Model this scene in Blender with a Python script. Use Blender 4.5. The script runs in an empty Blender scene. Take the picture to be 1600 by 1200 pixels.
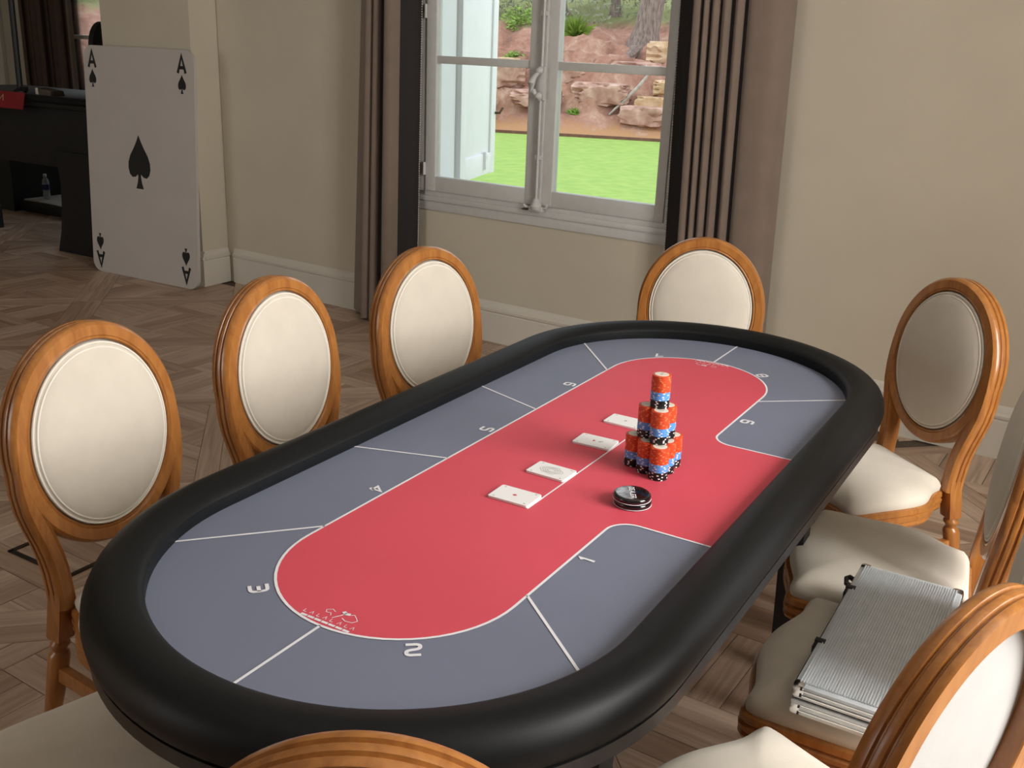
import bpy, bmesh, math, random
from mathutils import Vector, Matrix
R = math.radians
random.seed(7)
scene = bpy.context.scene
COL = scene.collection

# ------------------------------------------------------------------ camera
FPX = 1586.0
CAM = (-1.825, -0.903, 1.613)
YAW, PITCH, ROLL = R(30.478), R(18.642), R(2.253)
cd = bpy.data.cameras.new('camera'); cam = bpy.data.objects.new('camera', cd); COL.objects.link(cam)
cd.sensor_fit = 'HORIZONTAL'; cd.sensor_width = 36.0; cd.lens = FPX / 1600.0 * 36.0
cd.clip_start = 0.02; cd.clip_end = 300
_f = Vector((math.cos(PITCH) * math.cos(YAW), math.cos(PITCH) * math.sin(YAW), -math.sin(PITCH)))
_r = Vector((math.sin(YAW), -math.cos(YAW), 0)); _u = _r.cross(_f)
_r2 = math.cos(ROLL) * _r + math.sin(ROLL) * _u; _u2 = -math.sin(ROLL) * _r + math.cos(ROLL) * _u
M = Matrix((( _r2.x, _u2.x, -_f.x, CAM[0]), (_r2.y, _u2.y, -_f.y, CAM[1]), (_r2.z, _u2.z, -_f.z, CAM[2]), (0, 0, 0, 1)))
cam.matrix_world = M
scene.camera = cam

# ------------------------------------------------------------------ world, lights, exposure
scene.view_settings.view_transform = 'Standard'
scene.view_settings.look = 'None'
scene.view_settings.exposure = 0.0
scene.view_settings.gamma = 1.0
scene.view_settings.use_curve_mapping = False
w = bpy.data.worlds.new('overcast_sky'); scene.world = w; w.use_nodes = True
bg = w.node_tree.nodes['Background']; bg.inputs[0].default_value = (0.90, 0.95, 1.0, 1); bg.inputs[1].default_value = 2.1

def area(name, loc, rot, sx, sy, power, color):
    l = bpy.data.lights.new(name, 'AREA'); l.shape = 'RECTANGLE'; l.size = sx; l.size_y = sy
    l.energy = power; l.color = color
    o = bpy.data.objects.new(name, l); COL.objects.link(o); o.location = loc; o.rotation_euler = rot
    return o
# daylight entering through the windows of the side wall (right of the photograph, outside the frame)
DAY = (1.0, 0.975, 0.94)
area('daylight_side_window_a', (0.05, -3.02, 1.95), (R(77), 0, 0), 1.45, 2.15, 225, DAY)
# added fill light behind the camera, at an invented unseen back window
area('daylight_back_windows', (-5.55, 4.3, 1.5), (R(90), 0, R(-90)), 2.6, 2.3, 48, DAY)
# portals so that the sky is sampled through the openings that the photograph shows
def portal(name, loc, rot, sx, sy):
    o = area(name, loc, rot, sx, sy, 1, (1, 1, 1)); o.data.cycles.is_portal = True

# wall frame: the window wall is turned 3.29 degrees against the table
WY = R(-3.2876); WD = 2.76
WN = Vector((math.cos(WY), math.sin(WY), 0)); WT = Vector((-math.sin(WY), math.cos(WY), 0))
def wp(s, d, z):          # s along the wall, d outwards from its inner face
    return WN * (WD + d) + WT * s + Vector((0, 0, z))
WROT = math.atan2(WT.y, WT.x)
portal('portal_window', wp(1.9, 0.42, 1.55), (R(90), 0, R(90) + WY), 1.5, 1.65)

# ------------------------------------------------------------------ helpers
class MB:
    def __init__(s): s.v = []; s.f = []
    def add(s, vs, fs):
        o = len(s.v); s.v += [tuple(v) for v in vs]; s.f += [tuple(i + o for i in f) for f in fs]; return s
    def box(s, c, d, rz=0, M=None):
        x, y, z = d[0] / 2, d[1] / 2, d[2] / 2
        vs = [Vector(p) for p in ((-x,-y,-z),(x,-y,-z),(x,y,-z),(-x,y,-z),(-x,-y,z),(x,-y,z),(x,y,z),(-x,y,z))]
        if rz: vs = [Matrix.Rotation(rz, 3, 'Z') @ v for v in vs]
        if M: vs = [M @ v for v in vs]
        c = Vector(c)
        return s.add([v + c for v in vs], [(0,3,2,1),(4,5,6,7),(0,1,5,4),(1,2,6,5),(2,3,7,6),(3,0,4,7)])
    def rbox(s, c, d, b, rz=0, M=None):   # box with bevelled edges
        bm = bmesh.new(); bmesh.ops.create_cube(bm, size=1)
        for v in bm.verts: v.co = Vector((v.co.x * d[0], v.co.y * d[1], v.co.z * d[2]))
        bmesh.ops.bevel(bm, geom=list(bm.edges), offset=b, segments=2, affect='EDGES', profile=0.6)
        bm.verts.index_update()
        rm = Matrix.Rotation(rz, 3, 'Z') if rz else Matrix.Identity(3)
        if M: rm = M @ rm
        s.add([rm @ v.co + Vector(c) for v in bm.verts], [[v.index for v in f.verts] for f in bm.faces]); bm.free(); return s
    def prism(s, poly, z0, z1):
        n = len(poly)
        return s.add([(p[0], p[1], z0) for p in poly] + [(p[0], p[1], z1) for p in poly],
                     [tuple(range(n - 1, -1, -1)), tuple(range(n, 2 * n))] + [(i, (i + 1) % n, n + (i + 1) % n, n + i) for i in range(n)])
    def rings(s, rs, cap0=True, cap1=True, closed=True):   # loft through rings of equal length
        n = len(rs[0]); o = len(s.v)
        for r_ in rs: s.v += [tuple(p) for p in r_]
        for k in range(len(rs) - 1):
            for i in range(n if closed else n - 1):
                j = (i + 1) % n
                s.f.append((o + k * n + i, o + k * n + j, o + (k + 1) * n + j, o + (k + 1) * n + i))
        if cap0: s.f.append(tuple(o + i for i in range(n - 1, -1, -1)))
        if cap1: s.f.append(tuple(o + (len(rs) - 1) * n + i for i in range(n)))
        return s
    def loop(s, rs, closed=True):   # closed loft (ring of rings)
        n = len(rs[0]); m = len(rs); o = len(s.v)
        for r_ in rs: s.v += [tuple(p) for p in r_]
        for k in range(m):
            k2 = (k + 1) % m
            for i in range(n if closed else n - 1):
                j = (i + 1) % n
                s.f.append((o + k * n + i, o + k * n + j, o + k2 * n + j, o + k2 * n + i))
        return s
    def lathe(s, prof, c=(0,0,0), seg=20, M=None):
        c = Vector(c); rs = []
        for r_, z in prof:
            ring = [Vector((r_ * math.cos(2*math.pi*i/seg), r_ * math.sin(2*math.pi*i/seg), z)) for i in range(seg)]
            if M: ring = [M @ p for p in ring]
            rs.append([p + c for p in ring])
        return s.rings(rs)
    def tube(s, path, rad, seg=8, cap=True):
        path = [Vector(p) for p in path]; rs = []
        up = Vector((0.13, 0.31, 0.94))
        for i, p in enumerate(path):
            t = (path[min(i+1, len(path)-1)] - path[max(i-1, 0)]).normalized()
            a = t.cross(up).normalized(); b = a.cross(t)
            r_ = rad[i] if isinstance(rad, (list, tuple)) else rad
            rs.append([p + r_ * (math.cos(2*math.pi*k/seg) * a + math.sin(2*math.pi*k/seg) * b) for k in range(seg)])
        return s.rings(rs, cap, cap)
    def ribbon(s, pts, w, z, closed=False):   # flat printed line in the plane z
        pts = [Vector((p[0], p[1])) for p in pts]; n = len(pts); L = []; Rr = []
        for i, p in enumerate(pts):
            a = pts[(i-1) % n] if (closed or i > 0) else p
            b = pts[(i+1) % n] if (closed or i < n-1) else p
            t1 = (p - a).normalized() if (p-a).length > 1e-9 else (b - p).normalized()
            t2 = (b - p).normalized() if (b-p).length > 1e-9 else t1
            n1 = Vector((-t1.y, t1.x)); n2 = Vector((-t2.y, t2.x)); m = (n1 + n2)
            m = m.normalized() if m.length > 1e-6 else n1
            k = 1.0 / max(0.5, m.dot(n1))
            L.append(p + m * w/2 * k); Rr.append(p - m * w/2 * k)
        vs = [(q.x, q.y, z) for q in L] + [(q.x, q.y, z) for q in Rr]
        fs = [(n + i, n + (i+1) % n, (i+1) % n, i) for i in range(n if closed else n-1)]
        return s.add(vs, fs)
    def build(s, name, mat, parent=None, smooth=40, M=None):
        me = bpy.data.meshes.new(name); me.from_pydata(s.v, [], s.f); me.update()
        bm = bmesh.new(); bm.from_mesh(me); bmesh.ops.recalc_face_normals(bm, faces=bm.faces[:]) if s.closed() else None
        bm.to_mesh(me); bm.free()
        if M: me.transform(M)
        if smooth:
            me.polygons.foreach_set('use_smooth', [True] * len(me.polygons)); me.set_sharp_from_angle(angle=R(smooth))
        if mat: me.materials.append(mat)
        o = bpy.data.objects.new(name, me); COL.objects.link(o)
        if parent: o.parent = parent
        return o
    flat = False
    def closed(s): return not s.flat

def empty(name, loc=(0,0,0), rz=0):
    o = bpy.data.objects.new(name, None); COL.objects.link(o); o.location = loc; o.rotation_euler = (0, 0, rz)
    o.empty_display_size = 0.05
    return o
def tag(o, label, cat, group=None, kind=None):
    o['label'] = label; o['category'] = cat
    if group: o['group'] = group
    if kind: o['kind'] = kind
    return o
def struct(o): o['kind'] = 'structure'; return o
def copy_tree(o, parent=None):
    c = o.copy(); COL.objects.link(c); c.parent = parent
    for ch in list(o.children): copy_tree(ch, c)
    return c

# ------------------------------------------------------------------ materials
def mat(name, color, rough=0.5, metal=0.0, spec=0.5, noise=0.0, nscale=20, bump=0.0, bscale=200, coat=0.0, sheen=0.0, stretch=None, color2=None):
    m = bpy.data.materials.new(name); m.use_nodes = True
    nt = m.node_tree; b = nt.nodes['Principled BSDF']; N = nt.nodes; L = nt.links
    b.inputs['Base Color'].default_value = (*color, 1); b.inputs['Roughness'].default_value = rough
    b.inputs['Metallic'].default_value = metal; b.inputs['Specular IOR Level'].default_value = spec
    b.inputs['Coat Weight'].default_value = coat; b.inputs['Sheen Weight'].default_value = sheen
    tc = N.new('ShaderNodeTexCoord'); mp = N.new('ShaderNodeMapping'); L.new(tc.outputs['Object'], mp.inputs['Vector'])
    if stretch: mp.inputs['Scale'].default_value = stretch
    if noise or color2:
        n = N.new('ShaderNodeTexNoise'); n.inputs['Scale'].default_value = nscale; n.inputs['Detail'].default_value = 6
        L.new(mp.outputs[0], n.inputs['Vector'])
        r_ = N.new('ShaderNodeValToRGB'); L.new(n.outputs['Fac'], r_.inputs[0])
        c2 = color2 or tuple(c * (1 - noise) for c in color)
        r_.color_ramp.elements[0].position = 0.32; r_.color_ramp.elements[1].position = 0.68
        r_.color_ramp.elements[0].color = (*c2, 1); r_.color_ramp.elements[1].color = (*color, 1)
        L.new(r_.outputs[0], b.inputs['Base Color'])
    if bump:
        n2 = N.new('ShaderNodeTexNoise'); n2.inputs['Scale'].default_value = bscale; n2.inputs['Detail'].default_value = 3
        L.new(mp.outputs[0], n2.inputs['Vector'])
        bp = N.new('ShaderNodeBump'); bp.inputs['Strength'].default_value = bump; bp.inputs['Distance'].default_value = 0.002
        L.new(n2.outputs['Fac'], bp.inputs['Height']); L.new(bp.outputs[0], b.inputs['Normal'])
    return m

def wood_mat(name, c1, c2, rough=0.35, scale=(9, 9, 2.0), coat=0.3, perpiece=0.0, pcol=None):
    m = mat(name, c1, rough, coat=coat); nt = m.node_tree; N = nt.nodes; L = nt.links; b = N['Principled BSDF']
    b.inputs['Coat Roughness'].default_value = 0.25
    tc = N.new('ShaderNodeTexCoord'); mp = N.new('ShaderNodeMapping'); mp.inputs['Scale'].default_value = scale
    L.new(tc.outputs['Object'], mp.inputs['Vector'])
    n1 = N.new('ShaderNodeTexNoise'); n1.inputs['Scale'].default_value = 3; n1.inputs['Detail'].default_value = 8; n1.inputs['Distortion'].default_value = 1.2
    L.new(mp.outputs[0], n1.inputs['Vector'])
    r_ = N.new('ShaderNodeValToRGB'); L.new(n1.outputs['Fac'], r_.inputs[0])
    r_.color_ramp.elements[0].position = 0.30; r_.color_ramp.elements[1].position = 0.72
    r_.color_ramp.elements[0].color = (*c2, 1); r_.color_ramp.elements[1].color = (*c1, 1)
    L.new(r_.outputs[0], b.inputs['Base Color'])
    return m

def plank_mat():
    m = bpy.data.materials.new('oak_parquet'); m.use_nodes = True
    nt = m.node_tree; N = nt.nodes; L = nt.links; b = N['Principled BSDF']
    b.inputs['Roughness'].default_value = 0.42; b.inputs['Specular IOR Level'].default_value = 0.45
    geo = N.new('ShaderNodeNewGeometry'); oi = N.new('ShaderNodeObjectInfo')
    add = N.new('ShaderNodeMath'); add.operation = 'ADD'; L.new(geo.outputs['Random Per Island'], add.inputs[0]); L.new(oi.outputs['Random'], add.inputs[1])
    fr = N.new('ShaderNodeMath'); fr.operation = 'FRACT'; L.new(add.outputs[0], fr.inputs[0])
    # grain follows a direction stored per plank in an attribute
    at = N.new('ShaderNodeAttribute'); at.attribute_name = 'grain'
    mp = N.new('ShaderNodeMapping'); mp.inputs['Scale'].default_value = (3.0, 48, 1); L.new(at.outputs['Vector'], mp.inputs['Vector'])
    n1 = N.new('ShaderNodeTexNoise'); n1.inputs['Scale'].default_value = 1.0; n1.inputs['Detail'].default_value = 7; n1.inputs['Distortion'].default_value = 0.6
    n1.noise_dimensions = '4D'; mu = N.new('ShaderNodeMath'); mu.operation = 'MULTIPLY'; mu.inputs[1].default_value = 37.0
    L.new(fr.outputs[0], mu.inputs[0]); L.new(mu.outputs[0], n1.inputs['W']); L.new(mp.outputs[0], n1.inputs['Vector'])
    r1 = N.new('ShaderNodeValToRGB'); L.new(fr.outputs[0], r1.inputs[0])
    e = r1.color_ramp.elements; e[0].color = (0.345, 0.232, 0.163, 1); e[1].color = (0.560, 0.428, 0.330, 1)
    k = e.new(0.5); k.color = (0.455, 0.330, 0.245, 1)
    r2 = N.new('ShaderNodeValToRGB'); L.new(n1.outputs['Fac'], r2.inputs[0])
    r2.color_ramp.elements[0].position = 0.3; r2.color_ramp.elements[1].position = 0.7
    r2.color_ramp.elements[0].color = (0.66, 0.62, 0.58, 1); r2.color_ramp.elements[1].color = (1.12, 1.1, 1.08, 1)
    mx = N.new('ShaderNodeMix'); mx.data_type = 'RGBA'; mx.blend_type = 'MULTIPLY'; mx.inputs['Factor'].default_value = 1.0
    L.new(r1.outputs[0], mx.inputs['A']); L.new(r2.outputs[0], mx.inputs['B']); L.new(mx.outputs['Result'], b.inputs['Base Color'])
    bp = N.new('ShaderNodeBump'); bp.inputs['Strength'].default_value = 0.15; bp.inputs['Distance'].default_value = 0.002
    L.new(n1.outputs['Fac'], bp.inputs['Height']); L.new(bp.outputs[0], b.inputs['Normal'])
    return m

M_wall = mat('cream_wall_paint', (0.56, 0.50, 0.39), 0.75, noise=0.05, nscale=3, bump=0.05, bscale=60)
M_trimw = mat('cream_trim_paint', (0.62, 0.575, 0.495), 0.5, noise=0.03, nscale=4)
M_ceil = mat('ceiling_paint', (0.72, 0.69, 0.63), 0.8, noise=0.03, nscale=3)
M_white = mat('white_window_paint', (0.56, 0.555, 0.525), 0.42, noise=0.06, nscale=25)
M_rust = mat('worn_metal', (0.10, 0.065, 0.035), 0.6, metal=0.5, noise=0.5, nscale=80)
M_shut = mat('white_shutter_paint', (0.80, 0.80, 0.84), 0.6, noise=0.04, nscale=8)
M_wood = wood_mat('honey_beech', (0.420, 0.172, 0.042), (0.285, 0.102, 0.022), 0.28, (14, 14, 3))
M_cream = mat('cream_linen', (0.61, 0.552, 0.462), 0.85, noise=0.07, nscale=14, bump=0.25, bscale=900, sheen=0.2)
M_backl = mat('pale_back_lining', (0.43, 0.42, 0.405), 0.9, noise=0.05, nscale=14, bump=0.2, bscale=900)
M_pipe = mat('cream_piping', (0.72, 0.67, 0.585), 0.7, noise=0.05, nscale=30)
M_leath = mat('black_leatherette', (0.0042, 0.0050, 0.0056), 0.50, noise=0.2, nscale=40, bump=0.06, bscale=700, spec=0.24)
M_black = mat('matte_black', (0.006, 0.006, 0.006), 0.55, noise=0.2, nscale=30)
M_edge = mat('black_edge_band', (0.014, 0.014, 0.015), 0.40, noise=0.5, nscale=60)
M_grey = mat('grey_print_felt', (0.166, 0.184, 0.252), 0.60, noise=0.05, nscale=6, bump=0.08, bscale=1500)
M_red = mat('red_print_felt', (0.640, 0.070, 0.103), 0.60, noise=0.04, nscale=6, bump=0.08, bscale=1500)
M_print = mat('white_print', (0.78, 0.77, 0.80), 0.6, noise=0.03, nscale=30)
M_curt = mat('taupe_curtain', (0.205, 0.150, 0.114), 0.9, noise=0.10, nscale=10, bump=0.2, bscale=500, sheen=0.3)
M_plank = plank_mat()
M_sub = mat('dark_joint', (0.10, 0.068, 0.046), 0.8, noise=0.3, nscale=30)
M_hatch = mat('dark_bronze', (0.055, 0.038, 0.026), 0.4, metal=0.7, noise=0.3, nscale=50)
M_alu = mat('brushed_aluminium', (0.66, 0.70, 0.74), 0.38, metal=0.35, noise=0.12, nscale=30)
M_chrome = mat('chrome', (0.70, 0.70, 0.72), 0.16, metal=1.0, noise=0.1, nscale=40)
M_card = mat('white_card_stock', (0.82, 0.81, 0.80), 0.45, noise=0.02, nscale=20)
M_board = mat('white_foam_board', (0.50, 0.455, 0.415), 0.6, noise=0.05, nscale=5)
M_ink = mat('black_ink', (0.012, 0.012, 0.012), 0.5, noise=0.1, nscale=20)
M_redink = mat('red_ink', (0.60, 0.06, 0.05), 0.5, noise=0.1, nscale=20)
M_greyink = mat('grey_ink', (0.40, 0.40, 0.38), 0.5, noise=0.1, nscale=20)

def lining_shade_mat():
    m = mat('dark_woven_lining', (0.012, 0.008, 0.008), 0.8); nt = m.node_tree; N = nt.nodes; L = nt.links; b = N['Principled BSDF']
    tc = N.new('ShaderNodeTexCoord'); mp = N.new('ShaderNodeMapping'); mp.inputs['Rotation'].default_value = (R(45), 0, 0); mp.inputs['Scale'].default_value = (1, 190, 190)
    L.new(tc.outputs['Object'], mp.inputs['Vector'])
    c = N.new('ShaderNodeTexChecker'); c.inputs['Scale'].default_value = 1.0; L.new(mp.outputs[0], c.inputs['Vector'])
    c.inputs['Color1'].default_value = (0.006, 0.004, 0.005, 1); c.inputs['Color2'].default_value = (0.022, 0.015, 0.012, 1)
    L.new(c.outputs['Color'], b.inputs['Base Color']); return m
M_lining_shade = lining_shade_mat()

def glass_mat(name, tint=(0.98, 0.99, 1.0)):
    m = bpy.data.materials.new(name); m.use_nodes = True; nt = m.node_tree; N = nt.nodes; L = nt.links
    N.remove(N['Principled BSDF']); out = N['Material Output']
    t = N.new('ShaderNodeBsdfTransparent'); t.inputs[0].default_value = (*tint, 1)
    g = N.new('ShaderNodeBsdfGlossy'); g.inputs['Roughness'].default_value = 0.02
    fr = N.new('ShaderNodeFresnel'); fr.inputs['IOR'].default_value = 1.25
    mx = N.new('ShaderNodeMixShader'); L.new(fr.outputs[0], mx.inputs[0]); L.new(t.outputs[0], mx.inputs[1]); L.new(g.outputs[0], mx.inputs[2])
    L.new(mx.outputs[0], out.inputs['Surface']); return m
M_glass = glass_mat('window_glass')

# ================================================================== STRUCTURE
CEIL = 3.35
def wall_box(name, s0, s1, d0, d1, z0, z1, m=M_wall, parent=None):
    b = MB(); ps = [wp(s0, d0, 0), wp(s1, d0, 0), wp(s1, d1, 0), wp(s0, d1, 0)]
    b.prism([(p.x, p.y) for p in ps], z0, z1); return b.build(name, m, parent, smooth=0)

# window wall, with the opening of the window left free (one mesh)
S_PIL = 4.36          # where the pier starts
W_S0, W_S1, W_Z0, W_Z1 = 1.10, 2.745, 0.74, 2.45
b = MB()
def wbx(s0, s1, z0, z1, d0=0, d1=0.34):
    ps = [wp(s0, d0, 0), wp(s1, d0, 0), wp(s1, d1, 0), wp(s0, d1, 0)]; b.prism([(p.x, p.y) for p in ps], z0, z1)
wbx(-3.2, W_S0, 0, CEIL); wbx(W_S1, S_PIL, 0, CEIL); wbx(W_S0, W_S1, 0, W_Z0); wbx(W_S0, W_S1, W_Z1, CEIL)
struct(b.build('wall_window', M_wall, smooth=0))
# pier between the two rooms and the wall running out behind it
PX, PY0, PY1, LX = 2.785, 4.20, 5.02, 5.25
b = MB(); b.prism([(PX, PY0), (LX + 0.34, PY0), (LX + 0.34, PY1), (PX, PY1)], 0, CEIL)
struct(b.build('wall_pier', M_wall, smooth=0))
# window wall of the adjoining room
b = MB(); LY0, LY1 = 6.75, 9.16
for y0, y1, z0, z1 in ((PY1, LY0, 0, CEIL), (LY1, 12.2, 0, CEIL), (LY0, LY1, 0, 0.72), (LY0, LY1, 2.45, CEIL)):
    b.box((LX + 0.17, (y0 + y1) / 2, (z0 + z1) / 2), (0.34, y1 - y0, z1 - z0))
struct(b.build('wall_adjoining', M_wall, smooth=0))
portal('portal_adjoining', (LX + 0.36, (LY0 + LY1) / 2, 1.58), (R(90), 0, R(90)), 2.4, 1.7)
b = MB(); b.box((0.0, 12.35, CEIL / 2), (11.3, 0.3, CEIL)); struct(b.build('wall_left', M_wall, smooth=0))
b = MB()
for y0, y1, z0, z1 in ((-3.1, 2.95, 0, CEIL), (5.65, 12.4, 0, CEIL), (2.95, 5.65, 0, 0.32), (2.95, 5.65, 2.68, CEIL)):
    b.box((-5.5, (y0 + y1) / 2, (z0 + z1) / 2), (0.3, y1 - y0, z1 - z0))
struct(b.build('wall_back', M_wall, smooth=0))
b = MB()
for yy, sy, zz, sz in ((3.0, .1, 1.5, 2.36), (5.6, .1, 1.5, 2.36), (4.3, .12, 1.5, 2.36), (4.3, 2.7, .37, .1), (4.3, 2.7, 2.63, .1)): b.box((-5.44, yy, zz), (.06, sy, sz))
struct(b.build('window_4', M_white, smooth=0))  # frame of the invented back window, added around the fill light
# side wall with two windows (behind the right edge of the photograph)
b = MB(); SW = ((-0.72, 0.82),)
for x0, x1, z0, z1 in ((-5.65, SW[0][0], 0, CEIL), (SW[0][1], 2.95, 0, CEIL)) + tuple((x0, x1, z0, z1) for x0, x1 in SW for z0, z1 in ((0, 0.80), (3.08, CEIL))):
    b.box(((x0 + x1) / 2, -2.82, (z0 + z1) / 2), (x1 - x0, 0.34, z1 - z0))
struct(b.build('wall_right', M_wall, smooth=0))
for i, (x0, x1) in enumerate(SW):
    fr = MB(); xc = (x0 + x1) / 2
    for xx, sx, pz, sz in ((x0 + .035, .07, 1.94, 2.28), (x1 - .035, .07, 1.94, 2.28), (xc, .07, 1.94, 2.28), (xc, x1 - x0, .84, .08), (xc, x1 - x0, 3.04, .08), (xc, x1 - x0, 1.9, .04)):
        fr.box((xx, -2.93, pz), (sx, 0.05, sz))
    struct(fr.build('window_%d' % (i + 3), M_white, smooth=0))
b = MB(); b.prism([(-5.6, -3.0), (2.95, -3.0), (3.1, 4.5), (5.6, 4.5), (5.6, 12.5), (-5.6, 12.5)], CEIL, CEIL + 0.15)
struct(b.build('ceiling', M_ceil, smooth=0))

# ------------------------------------------------------------------ floor: panels of parquet
floor = MB(); floor.prism([(-5.6, -3.0), (3.0, -3.0), (3.2, 4.3), (5.6, 4.3), (5.6, 12.5), (-5.6, 12.5)], -0.12, -0.007)
FLOOR = struct(floor.build('floor', M_sub, smooth=0))
GA = R(-47); GU = Vector((math.cos(GA), math.sin(GA))); GN = Vector((-GU.y, GU.x))
GP = 0.943; GO_U, GO_N = -1.84, 3.592     # panel pitch and offsets measured on the photograph
def clip(poly, x0, x1, y0, y1):
    for ax, lim, sgn in ((0, x0, 1), (0, x1, -1), (1, y0, 1), (1, y1, -1)):
        out = []
        for i in range(len(poly)):
            p, q = poly[i], poly[(i + 1) % len(poly)]
            dp, dq = (p[ax] - lim) * sgn, (q[ax] - lim) * sgn
            if dp >= 0: out.append(p)
            if (dp >= 0) != (dq >= 0):
                t = dp / (dp - dq); out.append((p[0] + t * (q[0] - p[0]), p[1] + t * (q[1] - p[1])))
        poly = out
        if len(poly) < 3: return []
    return poly
def parea(p): return abs(sum(p[i][0] * p[(i+1) % len(p)][1] - p[(i+1) % len(p)][0] * p[i][1] for i in range(len(p)))) / 2
# pattern of one panel in its own coordinates: frame strips and a diagonal basket weave
FW = 0.085; GAP = 0.0009
pattern = []      # (polygon, grain angle)
h = GP / 2
for k in range(4):
    q = [(-h + GAP, -h + GAP), (h - GAP - FW if True else h, -h + GAP), (h - FW - GAP, -h + FW - GAP), (-h + GAP, -h + FW - GAP)]
    rot = [(math.cos(k*math.pi/2) * x - math.sin(k*math.pi/2) * y, math.sin(k*math.pi/2) * x + math.cos(k*math.pi/2) * y) for x, y in q]
    pattern.append((rot, k * math.pi / 2))
cs, inner = 0.365, h - FW - GAP
for i in range(-4, 5):
    for j in range(-4, 5):
        hor = (i + j) % 2 == 0
        for t in range(4):
            a0, a1 = -cs/2 + GAP, cs/2 - GAP; b0 = -cs/2 + cs * t / 4 + GAP; b1 = -cs/2 + cs * (t + 1) / 4 - GAP
            q = [(a0, b0), (a1, b0), (a1, b1), (a0, b1)] if hor else [(b0, a0), (b1, a0), (b1, a1), (b0, a1)]
            q = [(x + i * cs, y + j * cs) for x, y in q]
            c45 = math.sqrt(0.5); q = [((x - y) * c45, (x + y) * c45) for x, y in q]
            q = clip(q, -inner, inner, -inner, inner)
            if q and parea(q) > 2e-4: pattern.append((q, R(45) + (0 if hor else math.pi / 2)))
def cam_px(P):
    d = P - Vector(CAM); z = d.dot(_f)
    if z < 0.2: return None
    return 800 + FPX * d.dot(_r2) / z, 600 - FPX * d.dot(_u2) / z, z
def hidden(P):      # behind the poker table as seen in the photograph
    c = Vector(CAM); t = (0.79 - c.z) / (P.z - c.z); q = c + t * (P - c)
    return math.hypot(max(abs(q.x) - 0.616, 0), q.y) < 0.47
planks = []
def inside_room(c):
    if c.x < -5.3 or c.y < -2.6 or c.y > 12.1: return False
    lim = 2.75 + 0.0574 * c.y if c.y < 4.15 else (2.72 if c.y < 5.05 else 5.2)
    return c.x < lim + 0.12
for gi in range(-14, 12):
    for gj in range(-5, 14):
        cx = GO_U + (gi + 0.5) * GP; cy = GO_N + (gj - 4 + 0.5) * GP - 0 * GP
        ctr = GU * cx + GN * cy
        if not inside_room(ctr) and not any(inside_room(ctr + Vector((dx, dy))) for dx in (-.6, .6) for dy in (-.6, .6)): continue
        flip = (gi + gj) % 2
        for poly, ang in pattern:
            pl = [(-x, y) for x, y in poly][::-1] if flip else poly
            an = math.pi - ang if flip else ang
            wpl = [GU * (cx + x) + GN * (cy + y) for x, y in pl]
            cc = sum(wpl, Vector((0, 0))) / len(wpl)
            if not inside_room(cc): continue
            g = GA + an
            pr = cam_px(Vector((cc.x, cc.y, 0)))
            score = 0
            if pr and -30 < pr[0] < 1630 and -30 < pr[1] < 1230 and not hidden(Vector((cc.x, cc.y, 0))):
                score = parea([(p.x, p.y) for p in wpl]) / pr[2] ** 3
            planks.append((score, wpl, g))
planks.sort(key=lambda t: -t[0])
def plank_geo(items):
    v, f, g = [], [], []
    for _, pl, ga in items:
        o = len(v); n = len(pl); dz = random.uniform(-0.0004, 0.0004); gx, gy = math.cos(ga), math.sin(ga)
        c = sum(pl, Vector((0, 0))) / n
        ins = [p + (c - p).normalized() * 0.0015 for p in pl]
        for ring, z in ((pl, -0.009), (pl, -0.0012 + dz), (ins, dz)):
            for p in ring: v.append((p.x, p.y, z)); g += [p.x * gx + p.y * gy, -p.x * gy + p.y * gx, 0.0]
        f.append(tuple(o + 2 * n + i for i in range(n)))
        for k in range(2):
            for i in range(n): f.append((o + k*n + i, o + k*n + (i+1) % n, o + (k+1)*n + (i+1) % n, o + (k+1)*n + i))
    return v, f, g
def plank_obj(name, items):
    v, f, g = plank_geo(items); me = bpy.data.meshes.new(name); me.from_pydata(v, [], f)
    a = me.attributes.new('grain', 'FLOAT_VECTOR', 'POINT'); a.data.foreach_set('vector', g)
    me.materials.append(M_plank); me.update()
    o = bpy.data.objects.new(name, me); COL.objects.link(o); o.parent = FLOOR; return o
NP = 300
for it in planks[:NP]: plank_obj('plank', [it])
po = plank_obj('parquet_planks', planks[NP:]); po['kind'] = 'stuff'

# ------------------------------------------------------------------ baseboards
BBP = [(0, 0), (-0.018, 0), (-0.018, 0.165), (-0.014, 0.172), (-0.022, 0.178), (-0.024, 0.192), (-0.014, 0.200), (-0.012, 0.215), (-0.004, 0.228), (0, 0.232)]
def baseboard(name, a, bpt):
    a = Vector(a); bpt = Vector(bpt); t = (bpt - a).normalized(); nrm = Vector((t.y, -t.x, 0))   # wall lies to the left of a->b
    m_ = MB(); m_.rings([[p + nrm * (-d) + Vector((0, 0, z)) for d, z in BBP] for p in (a, bpt)])
    return struct(m_.build(name, M_trimw, smooth=25))
baseboard('baseboard_window', wp(S_PIL - 0.06, -0.001, 0), wp(-2.9, -0.001, 0))
baseboard('baseboard_pier', (PX, PY0 - 0.001, 0), (3.0, PY0 - 0.001, 0))
baseboard('baseboard_pier_front', (PX - 0.001, PY1, 0), (PX - 0.001, PY0 - 0.02, 0))
baseboard('baseboard_adjoining', (LX - 0.001, 12.1, 0), (LX - 0.001, PY1, 0))

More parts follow.
